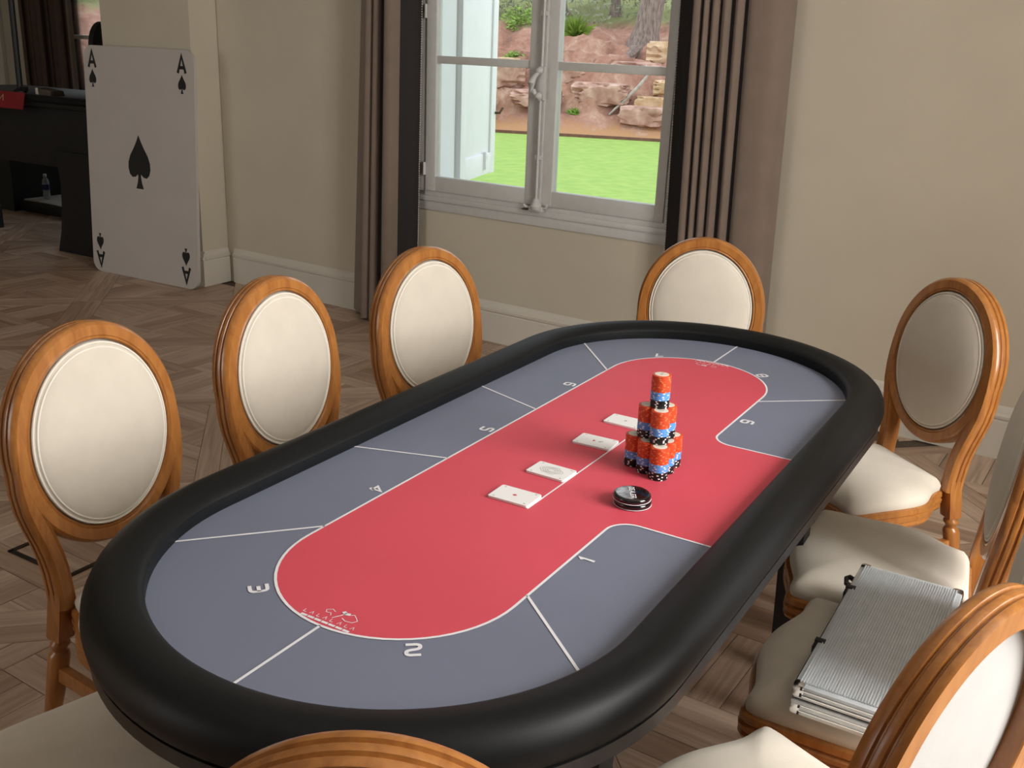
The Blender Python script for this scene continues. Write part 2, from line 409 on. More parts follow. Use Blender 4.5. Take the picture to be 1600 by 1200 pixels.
# ------------------------------------------------------------------ the casement window
WIN = struct(empty('window_1'))
def wbar(mb, s0, s1, d0, d1, z0, z1, bev=0.004):
    c = wp((s0 + s1) / 2, (d0 + d1) / 2, (z0 + z1) / 2)
    mb.rbox(c, (abs(d1 - d0), abs(s1 - s0), z1 - z0), bev, rz=WY)
f = MB()
wbar(f, 2.655, 2.748, -0.012, 0.07, 0.765, 2.45); wbar(f, 1.10, 1.165, -0.012, 0.07, 0.765, 2.45); wbar(f, 1.10, 2.748, -0.012, 0.07, 2.38, 2.45)
f.build('window_frame', M_white, WIN)
f = MB(); wbar(f, 1.08, 2.757, -0.020, 0.34, 0.742, 0.772, 0.004); wbar(f, 1.08, 2.75, -0.010, 0.0, 0.690, 0.742, 0.003); wbar(f, 1.10, 2.748, -0.012, 0.06, 0.768, 0.80, 0.004)
f.build('window_sill', M_white, WIN)
def casement(sa, sb, hinge_hi):
    # sa > sb : stiles, rails, glazing bars
    c = MB(); lo, hi = 0.800, 2.38; sl = 0.068 if hinge_hi else 0.082; sr = 0.082 if hinge_hi else 0.050
    wbar(c, sa - sl, sa, -0.022, 0.03, lo, hi); wbar(c, sb, sb + sr, -0.022, 0.03, lo, hi)
    wbar(c, sb, sa, -0.020, 0.028, lo, 0.880); wbar(c, sb, sa, -0.020, 0.028, 2.30, hi)
    o = c.build('casement', M_white, WIN)
    for z in (1.505, 2.13):
        m_ = MB(); wbar(m_, sb + sr - 0.01, sa - sl + 0.01, -0.014, 0.024, z - 0.02, z + 0.02); m_.build('glazing_bar', M_white, o)
    for z0, z1 in ((0.87, 1.495), (1.515, 2.12), (2.14, 2.31)):
        m_ = MB(); wbar(m_, sb + sr - 0.006, sa - sl + 0.006, 0.004, 0.008, z0, z1, 0.0005); m_.build('pane', M_glass, o, smooth=0)
    return o
cl = casement(2.650, 1.896, True); cr = casement(1.892, 1.163, False)
# meeting strip, espagnolette bolt and its handle
f = MB(); wbar(f, 1.868, 1.920, -0.034, -0.020, 0.80, 2.38, 0.005); f.build('meeting_strip', M_white, cl)
esp = MB(); esp.tube([wp(1.886, -0.046, 0.80), wp(1.886, -0.046, 2.36)], 0.0075, 10)
for z in (1.05, 1.75): wbar(esp, 1.868, 1.904, -0.050, -0.034, z - 0.012, z + 0.012, 0.003)
esp_o = esp.build('espagnolette_rod', M_white, cl)
hd = MB()
wbar(hd, 1.862, 1.910, -0.058, -0.034, 1.335, 1.50, 0.008)
hd.lathe([(0.001, 0), (0.019, 0.004), (0.021, 0.012), (0.014, 0.020), (0.009, 0.030), (0.001, 0.032)], wp(1.886, -0.056, 1.48), 14, Matrix.Rotation(WY, 3, 'Z') @ Matrix.Rotation(R(-90), 3, 'Y'))
hd.lathe([(0.001, 0), (0.019, 0.004), (0.021, 0.012), (0.014, 0.020), (0.009, 0.030), (0.001, 0.032)], wp(1.886, -0.056, 1.355), 14, Matrix.Rotation(WY, 3, 'Z') @ Matrix.Rotation(R(-90), 3, 'Y'))
hd.tube([wp(1.888, -0.072, 1.47), wp(1.905, -0.082, 1.45), wp(1.918, -0.088, 1.42), wp(1.912, -0.085, 1.385), wp(1.895, -0.078, 1.365)], [0.010, 0.013, 0.020, 0.016, 0.010], 10)
hd.build('espagnolette_handle', M_white, cl)
kp = MB(); wbar(kp, 1.845, 1.927, -0.055, -0.018, 0.772, 0.800, 0.007); kp.lathe([(0.001, 0), (0.026, 0.0), (0.030, 0.014), (0.022, 0.03), (0.016, 0.05), (0.010, 0.055), (0.001, 0.056)], wp(1.886, -0.046, 0.785), 14)
kp.tube([wp(1.93, -0.04, 0.79), wp(1.955, -0.045, 0.792), wp(1.965, -0.04, 0.80)], 0.007, 8); kp.tube([wp(1.842, -0.04, 0.79), wp(1.825, -0.045, 0.795), wp(1.82, -0.04, 0.815)], 0.006, 8)
kp.build('bolt_keeper', M_white, WIN)
f = MB(); wbar(f, 1.855, 1.915, -0.052, -0.019, 0.7725, 0.776, 0.001); wbar(f, 1.945, 1.972, -0.05, -0.03, 0.773, 0.781, 0.002); f.build('keeper_plate', M_rust, WIN)
for z in (0.92, 1.75, 2.2):
    f = MB(); f.tube([wp(2.654, -0.026, z - 0.035), wp(2.654, -0.026, z + 0.035)], 0.009, 10); f.build('hinge', M_white, cl)

# window of the adjoining room
WIN2 = struct(empty('window_2'))
f = MB()
for y0, y1, z0, z1 in ((LY0, LY0 + .08, .72, 2.45), (LY1 - .08, LY1, .72, 2.45), (LY0, LY1, .72, .82), (LY0, LY1, 2.37, 2.45), (7.42, 7.55, .72, 2.45), (LY0, LY1, 1.47, 1.51)):
    f.rbox((LX + 0.05, (y0 + y1) / 2, (z0 + z1) / 2), (0.06, y1 - y0, z1 - z0), 0.004)
f.build('window_frame', M_white, WIN2)
for y0, y1 in ((LY0 + .08, 7.42), (7.55, LY1 - .08)):
    for z0, z1 in ((.82, 1.47), (1.51, 2.37)):
        f = MB(); f.box((LX + 0.05, (y0 + y1) / 2, (z0 + z1) / 2), (0.004, y1 - y0, z1 - z0)); f.build('pane', M_glass, WIN2, smooth=0)

# open outside shutter of the main window (stands out from the wall on the left side)
sh = empty('window_shutter', wp(2.70, 0.36, 0)); tag(sh, 'white wooden shutter standing open outside the left half of the window', 'shutter')
SHA = wp(2.735, 0.37, 0); SHD = (wp(2.955, 1.03, 0) - SHA).normalized(); SHW = 0.70
sh.location = SHA; SHR = math.atan2(SHD.y, SHD.x)
sh.rotation_euler = (0, 0, SHR)
f = MB(); f.rbox((SHW / 2, 0, 1.62), (SHW, 0.030, 1.66), 0.003); f.build('shutter_panel', M_shut, sh)
for x0 in (0.05, SHW - 0.05):
    f = MB(); f.rbox((x0, -0.021, 1.62), (0.10, 0.014, 1.66), 0.003); f.build('shutter_stile', M_shut, sh)
for z in (0.86, 2.38):
    f = MB(); f.rbox((SHW / 2, -0.021, z), (SHW - 0.2, 0.014, 0.13), 0.003); f.build('shutter_rail', M_shut, sh)
f = MB(); f.box((SHW / 2 + 0.12, -0.036, 0.885), (0.03, 0.02, 0.11)); f.box((SHW / 2 + 0.16, -0.036, 0.90), (0.10, 0.02, 0.025)); f.build('latch', M_shut, sh)
f = MB(); f.tube([(SHW - 0.02, -0.03, 1.17), (SHW - 0.02, -0.06, 1.17), (SHW + 0.01, -0.07, 1.20)], 0.008, 8); f.build('hook', M_rust, sh)
# white outer jamb of the opening
f = MB(); wbar(f, 2.732, 2.7455, 0.07, 0.35, 0.772, 2.45, 0.002); struct(f.build('trim_1', M_shut))

# ================================================================== CURTAINS
def curtain(name, label, plan, lining, trim, top=2.62, bot=0.015, flare=None, fold_shades=()):
    """plan: list of (s, d) along the hem; lining: list of (s, d) for the dark inner edge"""
    root = empty(name, wp(plan[0][0], plan[0][1], 0)); tag(root, label, 'curtain', 'curtains of the big window')
    org = Vector(root.location)
    def sheet(pl, m, nm, parent, thick=0.006):
        # resample with a smooth curve
        pts = [Vector((p[0], p[1])) for p in pl]; fine = []
        for i in range(len(pts) - 1):
            p0, p1, p2, p3 = pts[max(i-1, 0)], pts[i], pts[i+1], pts[min(i+2, len(pts)-1)]
            for k in range(5):
                t = k / 5; fine.append(0.5 * ((2*p1) + (p2-p0)*t + (2*p0-5*p1+4*p2-p3)*t*t + (3*p1-p0-3*p2+p3)*t**3))
        fine.append(pts[-1])
        nz = 14; rows = []
        for side in (0, 1):
            for k in range(nz + 1):
                z = bot + (top - bot) * k / nz; row = []
                for i, q in enumerate(fine):
                    t_ = (fine[min(i+1, len(fine)-1)] - fine[max(i-1, 0)]).normalized(); nn = Vector((-t_.y, t_.x))
                    s_, d_ = q + nn * thick * (side - 0.5)
                    if flare: s_ += flare(q.x, z)
                    row.append(wp(s_, d_, z) - org)
                rows.append(row)
        n = len(fine); mb = MB(); mb.v = [tuple(p) for r_ in rows for p in r_]
        def idx(side, k, i): return (side * (nz + 1) + k) * n + i
        for k in range(nz):
            for i in range(n - 1):
                mb.f.append((idx(0,k,i), idx(0,k,i+1), idx(0,k+1,i+1), idx(0,k+1,i)))
                mb.f.append((idx(1,k,i), idx(1,k+1,i), idx(1,k+1,i+1), idx(1,k,i+1)))
            for i in (0, n - 1): mb.f.append((idx(0,k,i), idx(0,k+1,i), idx(1,k+1,i), idx(1,k,i)))
        for i in range(n - 1):
            mb.f.append((idx(0,0,i), idx(1,0,i), idx(1,0,i+1), idx(0,0,i+1))); mb.f.append((idx(0,nz,i), idx(0,nz,i+1), idx(1,nz,i+1), idx(1,nz,i)))
        return mb.build(nm, m, parent, smooth=60)
    sheet(plan, M_curt, 'drape', root); lin = sheet(lining, M_lining_shade, 'lining', root, 0.004)
    lin['label'] = 'black woven lining turned outwards'
    for ins in fold_shades: sheet(ins, M_lining_shade, 'pleat_insert', root, 0.003)['label'] = 'black lining showing in a pleat'  # strips in the lining's black paint the deep shade of the folds
    tb = MB(); z = bot + 0.03
    while z < top - 0.02:
        s_ = trim[0] + (flare(trim[0], z) if flare else 0)
        c = wp(s_, trim[1], z) - org; r_ = 0.0042
        tb.add([c + Vector(q) * r_ for q in ((1,0,0),(-1,0,0),(0,1,0),(0,-1,0),(0,0,1),(0,0,-1))], [(0,2,4),(2,1,4),(1,3,4),(3,0,4),(2,0,5),(1,2,5),(3,1,5),(0,3,5)])
        z += 0.0125
    t_ = tb.build('beaded_trim', M_pipe, root); t_['label'] = 'pale beaded trim along the edge'
    return root
fl = lambda s_, z: 0.10 * (1 - z / 2.0) * (0.25 + 0.75 * max(0, min(1, (s_ - 2.7) / 0.42)))
curtain('curtain', 'taupe curtain with black lining hanging left of the big window',
        [(3.10, -0.030), (3.06, -0.055), (3.01, -0.085), (2.985, -0.095), (2.978, -0.075), (2.970, -0.095), (2.958, -0.150), (2.940, -0.165), (2.920, -0.150), (2.912, -0.115), (2.904, -0.145), (2.890, -0.165), (2.868, -0.158), (2.856, -0.120), (2.835, -0.112), (2.816, -0.125), (2.806, -0.175), (2.780, -0.200), (2.750, -0.190), (2.733, -0.14)],
        [(2.733, -0.138), (2.70, -0.105), (2.672, -0.075), (2.650, -0.060)], (2.648, -0.062), flare=fl, fold_shades=[[(2.983, -0.098), (2.974, -0.092)], [(2.915, -0.134), (2.908, -0.134)], [(2.860, -0.142), (2.84, -0.128), (2.814, -0.134)]])
fr_ = lambda s_, z: -0.045 * (1 - z / 1.9)
curtain('curtain', 'taupe curtain with narrow folds hanging right of the big window',
        [(1.045, -0.09), (1.037, -0.155), (1.022, -0.168), (1.005, -0.16), (1.001, -0.14), (0.989, -0.14), (0.985, -0.16), (0.975, -0.176), (0.965, -0.16), (0.961, -0.14), (0.949, -0.14), (0.945, -0.16), (0.931, -0.176), (0.917, -0.16), (0.913, -0.14), (0.901, -0.14), (0.897, -0.16), (0.8795, -0.176), (0.866, -0.16), (0.862, -0.14), (0.842, -0.14), (0.838, -0.16), (0.822, -0.176), (0.806, -0.16), (0.802, -0.14), (0.782, -0.14), (0.778, -0.16), (0.746, -0.176), (0.66, -0.16), (0.625, -0.11), (0.612, -0.05)],
        [(1.150, -0.055), (1.12, -0.065), (1.08, -0.085), (1.045, -0.095)], (1.152, -0.058), flare=fr_, fold_shades=[[(c + w_, -0.150), (c - w_, -0.150)] for c, w_ in ((.995, .0065), (.955, .0065), (.907, .0065), (.852, .0105), (.792, .0105))])

# unseen curtains added beside the side window to shade the wall towards the corner
for k, (x0, x1) in enumerate(((0.70, 1.20), (-1.16, -0.74))):
    cu = empty('curtain', ((x0 + x1) / 2, -2.47, 0)); tag(cu, ['taupe curtain on the side wall near the bare corner', 'taupe curtain on the side wall left of the bright window'][k], 'curtain')
    m_ = MB(); m_.flat = True; n = 61
    for sd in (0, 1):
        for z in (0.02, 1.3, 3.15):
            for i in range(n):
                t = i / (n - 1); m_.v.append(((x1 - x0) * (t - 0.5), 0.150 * math.sin(t * 2 * math.pi * 4.5) + 0.006 * sd, z))
    for sd in (0, 1):
        for kk in range(2):
            for i in range(n - 1): a = (sd * 3 + kk) * n + i; m_.f.append((a, a + 1, a + 1 + n, a + n))
    m_.build('drape', M_curt, cu, smooth=60)

# ================================================================== POKER TABLE
H = 0.775; TL, TR_, TI = 0.616, 0.41, 0.211
def stadium(r_, n=40, L_=TL):
    pts = []
    for k in range(n + 1): a = -math.pi/2 + math.pi * k / n; pts.append((L_ + r_ * math.cos(a), r_ * math.sin(a)))
    for k in range(n + 1): a = math.pi/2 + math.pi * k / n; pts.append((-L_ + r_ * math.cos(a), r_ * math.sin(a)))
    return pts
TAB = empty('poker_table', (0, 0, 0)); tag(TAB, 'large oval poker table with red and grey top and black padded rail', 'table')
ft = MB(); ft.prism(stadium(TR_ + 0.01), H - 0.03, H); ft.build('playing_surface', M_grey, TAB, smooth=0)
# red zone with the dealer's cut-out
XC, FR = 0.244, 0.046
path = []
for k in range(33): a = -math.pi/2 - math.pi * k / 32; path.append((-TL + TI * math.cos(a), TI * math.sin(a)))      # near end, from -y round to +y
for k in range(33): a = math.pi/2 - math.pi * k / 32; path.append((TL + TI * math.cos(a), TI * math.sin(a)))        # far end
for k in range(9): a = math.pi/2 + (math.pi/2) * k / 8; path.append((XC + FR + FR * math.cos(a), -TI - FR + FR * math.sin(a)))
cut_r = path[-1]; path.append((XC, -TR_ - 0.004)); path.append((-XC, -TR_ - 0.004))
for k in range(9): a = (math.pi/2) * k / 8; path.append((-XC - FR + FR * math.cos(a), -TI - FR + FR * math.sin(a)))
rz_ = MB(); n_ = len(path); rz_.v = [(x, y, H + 0.0005) for x, y in path]; rz_.f = [tuple(range(n_))]; rz_.flat = True
ro = rz_.build('red_print', M_red, TAB, smooth=0)
bm = bmesh.new(); bm.from_mesh(ro.data); bmesh.ops.triangulate(bm, faces=bm.faces[:])
for f_ in bm.faces:
    if f_.normal.z < 0: f_.normal_flip()
bm.to_mesh(ro.data); bm.free()
def pline(pts, wd, name='print_line', z=0.0010, closed=False, parent=TAB):
    m_ = MB(); m_.flat = True; m_.ribbon(pts, wd, H + z, closed); return m_.build(name, M_print, parent, smooth=0)
i_cut = path.index(cut_r)
pline(path[i_cut + 2:] + path[:i_cut + 2], 0.0048)
o_ = lambda t: (TL + TR_ * math.cos(t), TR_ * math.sin(t))
for sgn in (-1, 1):
    for a, b_ in (((0.575, TI), o_(1.191)), ((0.187, TI), (0.253, TR_)), ((TL + TI, 0), (TL + TR_, 0)), ((0.575, -TI), o_(-1.296))):
        pline([(sgn * a[0], a[1]), (sgn * b_[0], b_[1])], 0.0050)
pline([(-0.30, -0.050), (0.33, -0.050)], 0.0036)
# seat numbers in square rounded strokes (unit box 1 wide, 1 high)
def rnd(pts, r_=0.16):
    out = [pts[0]]
    for i in range(1, len(pts) - 1):
        p0, p, p1 = Vector(pts[i-1]), Vector(pts[i]), Vector(pts[i+1])
        a = p + (p0 - p).normalized() * min(r_, (p0-p).length/2); c = p + (p1 - p).normalized() * min(r_, (p1-p).length/2)
        for k in range(5): t = k/4; q = (1-t)**2 * a + 2*t*(1-t) * p + t*t * c; out.append((q.x, q.y))
    out.append(pts[-1]); return out
DIG = {'1': [[(0.28, 0.80), (0.52, 1.0), (0.52, 0)]],
       '2': [[(0, 1), (1, 1), (1, 0.56), (0, 0.44), (0, 0), (1, 0)]],
       '3': [[(0, 1), (1, 1), (1, 0), (0, 0)], [(0.2, 0.5), (1, 0.5)]],
       '4': [[(0.72, 0), (0.72, 1), (0, 0.30), (1, 0.30)]],
       '5': [[(1, 1), (0, 1), (0, 0.56), (1, 0.56), (1, 0), (0, 0)]],
       '6': [[(1, 1), (0, 1), (0, 0), (1, 0), (1, 0.56), (0, 0.56)]],
       '7': [[(0, 1), (1, 1), (0.42, 0)]],
       '8': [[(0.5, 1), (1, 1), (1, 0), (0, 0), (0, 1), (0.5, 1)], [(0, 0.52), (1, 0.52)]],
       '9': [[(0, 0), (1, 0), (1, 1), (0, 1), (0, 0.44), (1, 0.44)]]}
def glyph(ch, pos, up, wd, ht, st, name, m, z, parent):
    up = Vector(up).normalized(); rt = Vector((up.y, -up.x)); mb = MB(); mb.flat = True
    for stroke in DIG[ch]:
        s_ = rnd(stroke, 0.36) if ch not in '147' else stroke
        mb.ribbon([(pos[0] + rt.x * (x - .5) * wd + up.x * (y - .5) * ht, pos[1] + rt.y * (x - .5) * wd + up.y * (y - .5) * ht) for x, y in s_], st, z)
    return mb.build(name, m, parent, smooth=0)
for ch, pos in {'1': (-.413, -.236), '2': (-.800, -.152), '3': (-.800, .152), '4': (-.396, .235), '5': (.004, .235), '6': (.404, .235), '7': (.794, .155), '8': (.792, -.152), '9': (.415, -.238)}.items():
    upv = (0, -1) if abs(pos[0]) < .6 and pos[1] > 0 else ((0, 1) if abs(pos[0]) < .6 else (math.copysign(TL, pos[0]) - pos[0], -pos[1]))
    g_ = glyph(ch, pos, upv, 0.021, 0.027, 0.0062, 'seat_number', M_print, H + 0.0011, TAB); g_['label'] = 'white printed seat number ' + ch
# small white drawing with an underline at both ends of the red field
for sgn in (-1, 1):
    lg = MB(); lg.flat = True
    def lp(pts, wd): lg.ribbon([(sgn * (TL + TI - 0.010 - v), sgn * u) for u, v in pts], wd, H + 0.0011)
    for k in range(7): lp([(-0.047 + k * 0.0136, 0.0), (-0.047 + k * 0.0136 + 0.0118, 0.0)], 0.0048)
    for k, u in enumerate((-0.046, -0.034, -0.020, -0.008, 0.006, 0.020, 0.034, 0.045)):
        lp([(u - 0.003, 0.007), (u, 0.014), (u + 0.003, 0.007)] if k % 2 else [(u - 0.003, 0.014), (u - 0.003, 0.007), (u + 0.003, 0.007)], 0.0011)
    lp([(0.000, 0.016), (0.008, 0.030), (0.011, 0.040)], 0.0018)
    lp([(0.004, 0.040), (0.010, 0.036), (0.018, 0.038)], 0.0062)
    lp([(0.018, 0.036), (0.024, 0.041), (0.031, 0.036), (0.038, 0.030), (0.034, 0.022), (0.022, 0.020), (0.013, 0.024)], 0.0013)
    lp([(-0.006, 0.032), (-0.014, 0.036), (-0.022, 0.030), (-0.018, 0.024), (-0.010, 0.026), (-0.006, 0.020)], 0.0012)
    lo_ = lg.build('printed_logo', M_print, TAB, smooth=0); lo_['label'] = 'small white line drawing with an underline'
# padded rail: closed profile carried round the stadium
RP = [(0.4085, -0.004), (0.4085, 0.023), (0.4115, 0.0275), (0.419, 0.0320), (0.429, 0.0355), (0.441, 0.0392), (0.455, 0.0415), (0.470, 0.0405), (0.483, 0.0355), (0.493, 0.0260), (0.500, 0.012), (0.502, -0.004), (0.500, -0.018), (0.495, -0.028), (0.487, -0.034), (0.47, -0.036), (0.42, -0.030)]
def around(prof, n=56):
    sts = []
    for k in range(n + 1): sts.append((TL, -math.pi/2 + math.pi * k / n))
    for k in range(n + 1): sts.append((-TL, math.pi/2 + math.pi * k / n))
    # extra stations on the straights
    full = []
    for i, (cx, a) in enumerate(sts):
        full.append((cx, a))
        nx = sts[(i + 1) % len(sts)]
        if nx[0] != cx:
            for k in range(1, 8): full.append((cx + (nx[0] - cx) * k / 8, a))
    return [[(cx + r_ * math.cos(a), r_ * math.sin(a), H + z) for r_, z in prof] for cx, a in full]
rl = MB(); rl.loop(around(RP)); rl.build('padded_rail', M_leath, TAB, smooth=31)
eb = MB(); eb.loop(around([(0.465, -0.034), (0.494, -0.034), (0.494, -0.058), (0.465, -0.058)])); eb.build('edge_band', M_edge, TAB, smooth=30)
ub = MB(); ub.prism(stadium(0.475), H - 0.056, H - 0.029); ub.build('underside_board', M_black, TAB, smooth=0)
for sx in (-1, 1):
    for sy in (-1, 1):
        lg = MB()
        x0, y0 = sx * 0.585, sy * 0.345
        rs = []
        for z, hw, ox in ((H - 0.055, 0.030, 0), (0.55, 0.030, 0), (0.03, 0.026, sx * 0.05), (0.0, 0.026, sx * 0.052)):
            rs.append([(x0 + ox + a * hw, y0 + b_ * hw, z) for a, b_ in ((-1, -1), (1, -1), (1, 1), (-1, 1))])
        lg.rings(rs); lg.build('leg', M_black, TAB, smooth=0)
    br = MB(); br.rbox((sx * 0.60, 0, 0.42), (0.035, 0.66, 0.045), 0.005); br.build('leg_brace', M_black, TAB)
    ap = MB(); ap.rbox((sx * 0.585, 0, H - 0.075), (0.07, 0.76, 0.045), 0.005); ap.build('leg_rail', M_black, TAB)

# ================================================================== MEDALLION CHAIRS
HZ, TILT = 0.741, 0.0996
def bk(u, v, d): return Vector((u, v * math.sin(TILT) + d * math.cos(TILT), HZ + v * math.cos(TILT) - d * math.sin(TILT)))
PA, PB = 0.180, 0.2135
RINGP = [(0.000, 0.006), (0.000, -0.006), (0.004, -0.012), (0.009, -0.009), (0.012, -0.012), (0.037, -0.012), (0.044, -0.006), (0.047, 0.000), (0.0475, 0.006), (0.0425, 0.0085), (0.0425, 0.0105), (0.0475, 0.013), (0.0485, 0.018), (0.0475, 0.023), (0.0425, 0.0255), (0.0425, 0.0275), (0.0475, 0.030), (0.0475, 0.037), (0.0455, 0.041), (0.002, 0.041), (0.000, 0.039)]
RINGP = [(o * 0.87, d) for o, d in RINGP]
def make_chair():
    root = empty('dining_chair')
    seg = 88
    rings = []
    for k in range(seg):
        a = 2 * math.pi * k / seg; x, y = PA * math.cos(a), PB * math.sin(a)
        nx, ny = math.cos(a) / PA, math.sin(a) / PB; l_ = math.hypot(nx, ny); nx /= l_; ny /= l_
        rings.append([bk(x + nx * o, y + ny * o, d) for o, d in RINGP])
    m_ = MB(); m_.loop(rings); fo = m_.build('back_frame', M_wood, root, smooth=38)
    # posts that leave the medallion and run down into the rear legs
    for sx in (-1, 1):
        path = [(0.208, 0.015, 0.40), (0.2085, -0.030, 0.55), (0.2045, -0.072, 0.80), (0.197, -0.115, 0.96), (0.186, -0.155, 1), (0.174, -0.195, 1), (0.1645, -0.235, 1), (0.159, -0.272, 1), (0.157, -0.318, 1), (0.157, -0.362, 1)]
        rs = []
        for i, (u, v, ws) in enumerate(path):
            a = path[max(i-1, 0)]; c = path[min(i+1, len(path)-1)]; t = Vector((c[0]-a[0], c[1]-a[1])).normalized(); nn = Vector((-t.y, t.x))   # nn points outwards (+u)
            if nn.x < 0: nn = -nn
            rs.append([bk(sx * (u + nn.x * (o - 0.0200) * ws), v + nn.y * (o - 0.0200) * ws, d * 0.97) for o, d in RINGP])
        m_ = MB(); m_.rings(rs); m_.build('back_post', M_wood, root, smooth=38)
    # front cushion of the back
    rs = []; seg2 = 56
    for q, d in ((1.0, 0.004), (1.0, -0.003), (0.975, -0.010), (0.93, -0.016), (0.84, -0.022), (0.65, -0.028), (0.40, -0.032), (0.15, -0.034)):
        rs.append([bk(PA * 0.985 * q * math.cos(2*math.pi*k/seg2), PB * 0.985 * q * math.sin(2*math.pi*k/seg2), d) for k in range(seg2)])
    m_ = MB(); m_.rings(rs); cu = m_.build('back_cushion', M_cream, root, smooth=60)
    for q, d in ((0.972, -0.010), (0.925, -0.0135)):
        rs = []
        for k in range(seg2 * 2):
            a = math.pi * k / seg2; c = bk(PA * q * math.cos(a), PB * q * math.sin(a), d); out = bk(PA * (q + .01) * math.cos(a), PB * (q + .01) * math.sin(a), d) - c
            out.normalize(); nrm = Vector((0, -math.cos(TILT), math.sin(TILT)))
            rs.append([c + 0.0030 * (math.cos(2*math.pi*j/6) * out + math.sin(2*math.pi*j/6) * nrm) for j in range(6)])
        m_ = MB(); m_.loop(rs); m_.build('piping', M_pipe, cu)
    m_ = MB(); m_.rings([[bk(PA * 1.01 * math.cos(2*math.pi*k/seg2), PB * 1.01 * math.sin(2*math.pi*k/seg2), d) for k in range(seg2)] for d in (0.005, 0.013)])
    m_.build('back_lining', M_backl, root, smooth=0)
    # seat outline (half), S-curve at the back, bowed front
    half = [(0.0, -0.045), (0.10, -0.045), (0.148, -0.046), (0.156, -0.066), (0.166, -0.090), (0.184, -0.113), (0.207, -0.138), (0.226, -0.168), (0.235, -0.208), (0.238, -0.26), (0.238, -0.32), (0.240, -0.370), (0.241, -0.400), (0.238, -0.424), (0.226, -0.437), (0.206, -0.438), (0.182, -0.436), (0.152, -0.439), (0.115, -0.450), (0.07, -0.463), (0.035, -0.469), (0.0, -0.471)]
    pts = [Vector(p) for p in half] + [Vector((-p[0], p[1])) for p in half[-2:0:-1]]
    # smooth the loop
    def smooth_loop(ps, it=1):
        for _ in range(it):
            n = len(ps); out = []
            for i in range(n): out += [0.75 * ps[i] + 0.25 * ps[(i+1) % n], 0.25 * ps[i] + 0.75 * ps[(i+1) % n]]
            ps = out
        return ps
    pts = smooth_loop(pts, 2); n = len(pts)
    nrm = []
    for i in range(n):
        t = (pts[(i+1) % n] - pts[i-1]).normalized(); q = Vector((t.y, -t.x))
        if q.dot(pts[i] - Vector((0, -0.25))) < 0: q = -q
        nrm.append(q)
    ctr = Vector((0, -0.255))
    def sring(off, z, sc=1.0): return [(*( ctr + (pts[i] - ctr) * sc + nrm[i] * off), z) for i in range(n)]
    SZ = 0.382
    m_ = MB(); m_.loop([[ (*(pts[i] + nrm[i] * o), z) for o, z in ((-0.03, SZ - 0.055), (0.006, SZ - 0.058), (0.010, SZ - 0.050), (0.004, SZ - 0.044), (0.010, SZ - 0.038), (0.011, SZ - 0.028), (0.004, SZ - 0.023), (0.010, SZ - 0.017), (0.008, SZ - 0.004), (0.0, SZ), (-0.03, SZ))] for i in range(n)])
    m_.build('seat_rail', M_wood, root, smooth=38)
    m_ = MB(); m_.rings([sring(-0.01, SZ - 0.02), sring(-0.001, SZ), sring(0.001, SZ + 0.014), sring(-0.004, SZ + 0.024), sring(-0.014, SZ + 0.035), sring(-0.0, SZ + 0.048, 0.80), sring(0, SZ + 0.055, 0.55), sring(0, SZ + 0.058, 0.28), sring(0, SZ + 0.059, 0.06)])
    m_.build('seat_cushion', M_cream, root, smooth=70)
    # legs
    for sx in (-1, 1):
        # rear leg: square block, turned neck, tapering shaft raked backwards
        m_ = MB(); top = bk(sx * 0.157, -0.345, 0.016)
        def lc(z): return Vector((sx * (0.157 + 0.012 * (0.40 - z) / 0.40), top.y + 0.09 * ((0.40 - z) / 0.40) ** 1.3, z))
        rs = []
        for z, hw in ((0.415, 0.0195), (0.395, 0.0208), (0.300, 0.0215), (0.294, 0.0200)):
            c = lc(min(z, 0.40)); rs.append([(c.x + a * hw, c.y + b_ * hw, z) for a, b_ in ((-1, -1), (1, -1), (1, 1), (-1, 1))])
        m_.rings(rs)
        rs = []
        for z, r_ in ((0.300, 0.018), (0.288, 0.018), (0.283, 0.022), (0.276, 0.0225), (0.270, 0.0175), (0.260, 0.0170), (0.253, 0.0225), (0.244, 0.0250), (0.17, 0.0235), (0.05, 0.0185), (0.02, 0.0180), (0.0, 0.0165)):
            c = lc(z); rs.append([(c.x + r_ * math.cos(2*math.pi*k/16), c.y + r_ * math.sin(2*math.pi*k/16), z) for k in range(16)])
        m_.rings(rs); m_.build('leg', M_wood, root, smooth=40)
        m_ = MB(); fx, fy = sx * 0.200, -0.392
        m_.rbox((fx, fy, 0.346), (0.046, 0.046, 0.072), 0.003)
        m_.lathe([(0.018, 0.314), (0.017, 0.300), (0.023, 0.294), (0.0235, 0.284), (0.018, 0.278), (0.0165, 0.269), (0.023, 0.260), (0.025, 0.245), (0.023, 0.17), (0.018, 0.05), (0.0175, 0.03), (0.020, 0.024), (0.020, 0.010), (0.015, 0.0)][::-1], (fx, fy, 0), 16)
        m_.build('leg', M_wood, root, smooth=40)
        r0 = lc(0.200); a = Vector((r0.x, r0.y, 0.200)); c = Vector((fx, fy, 0.200)); mid = (a + c) / 2; ang = math.atan2(c.y - a.y, c.x - a.x)
        m_ = MB(); m_.rbox(mid, ((c - a).length, 0.022, 0.040), 0.003, rz=ang); m_.build('stretcher', M_wood, root)
    m_ = MB(); m_.rbox((0, -0.165, 0.200), (0.37, 0.022, 0.034), 0.003); m_.build('stretcher', M_wood, root)
    return root
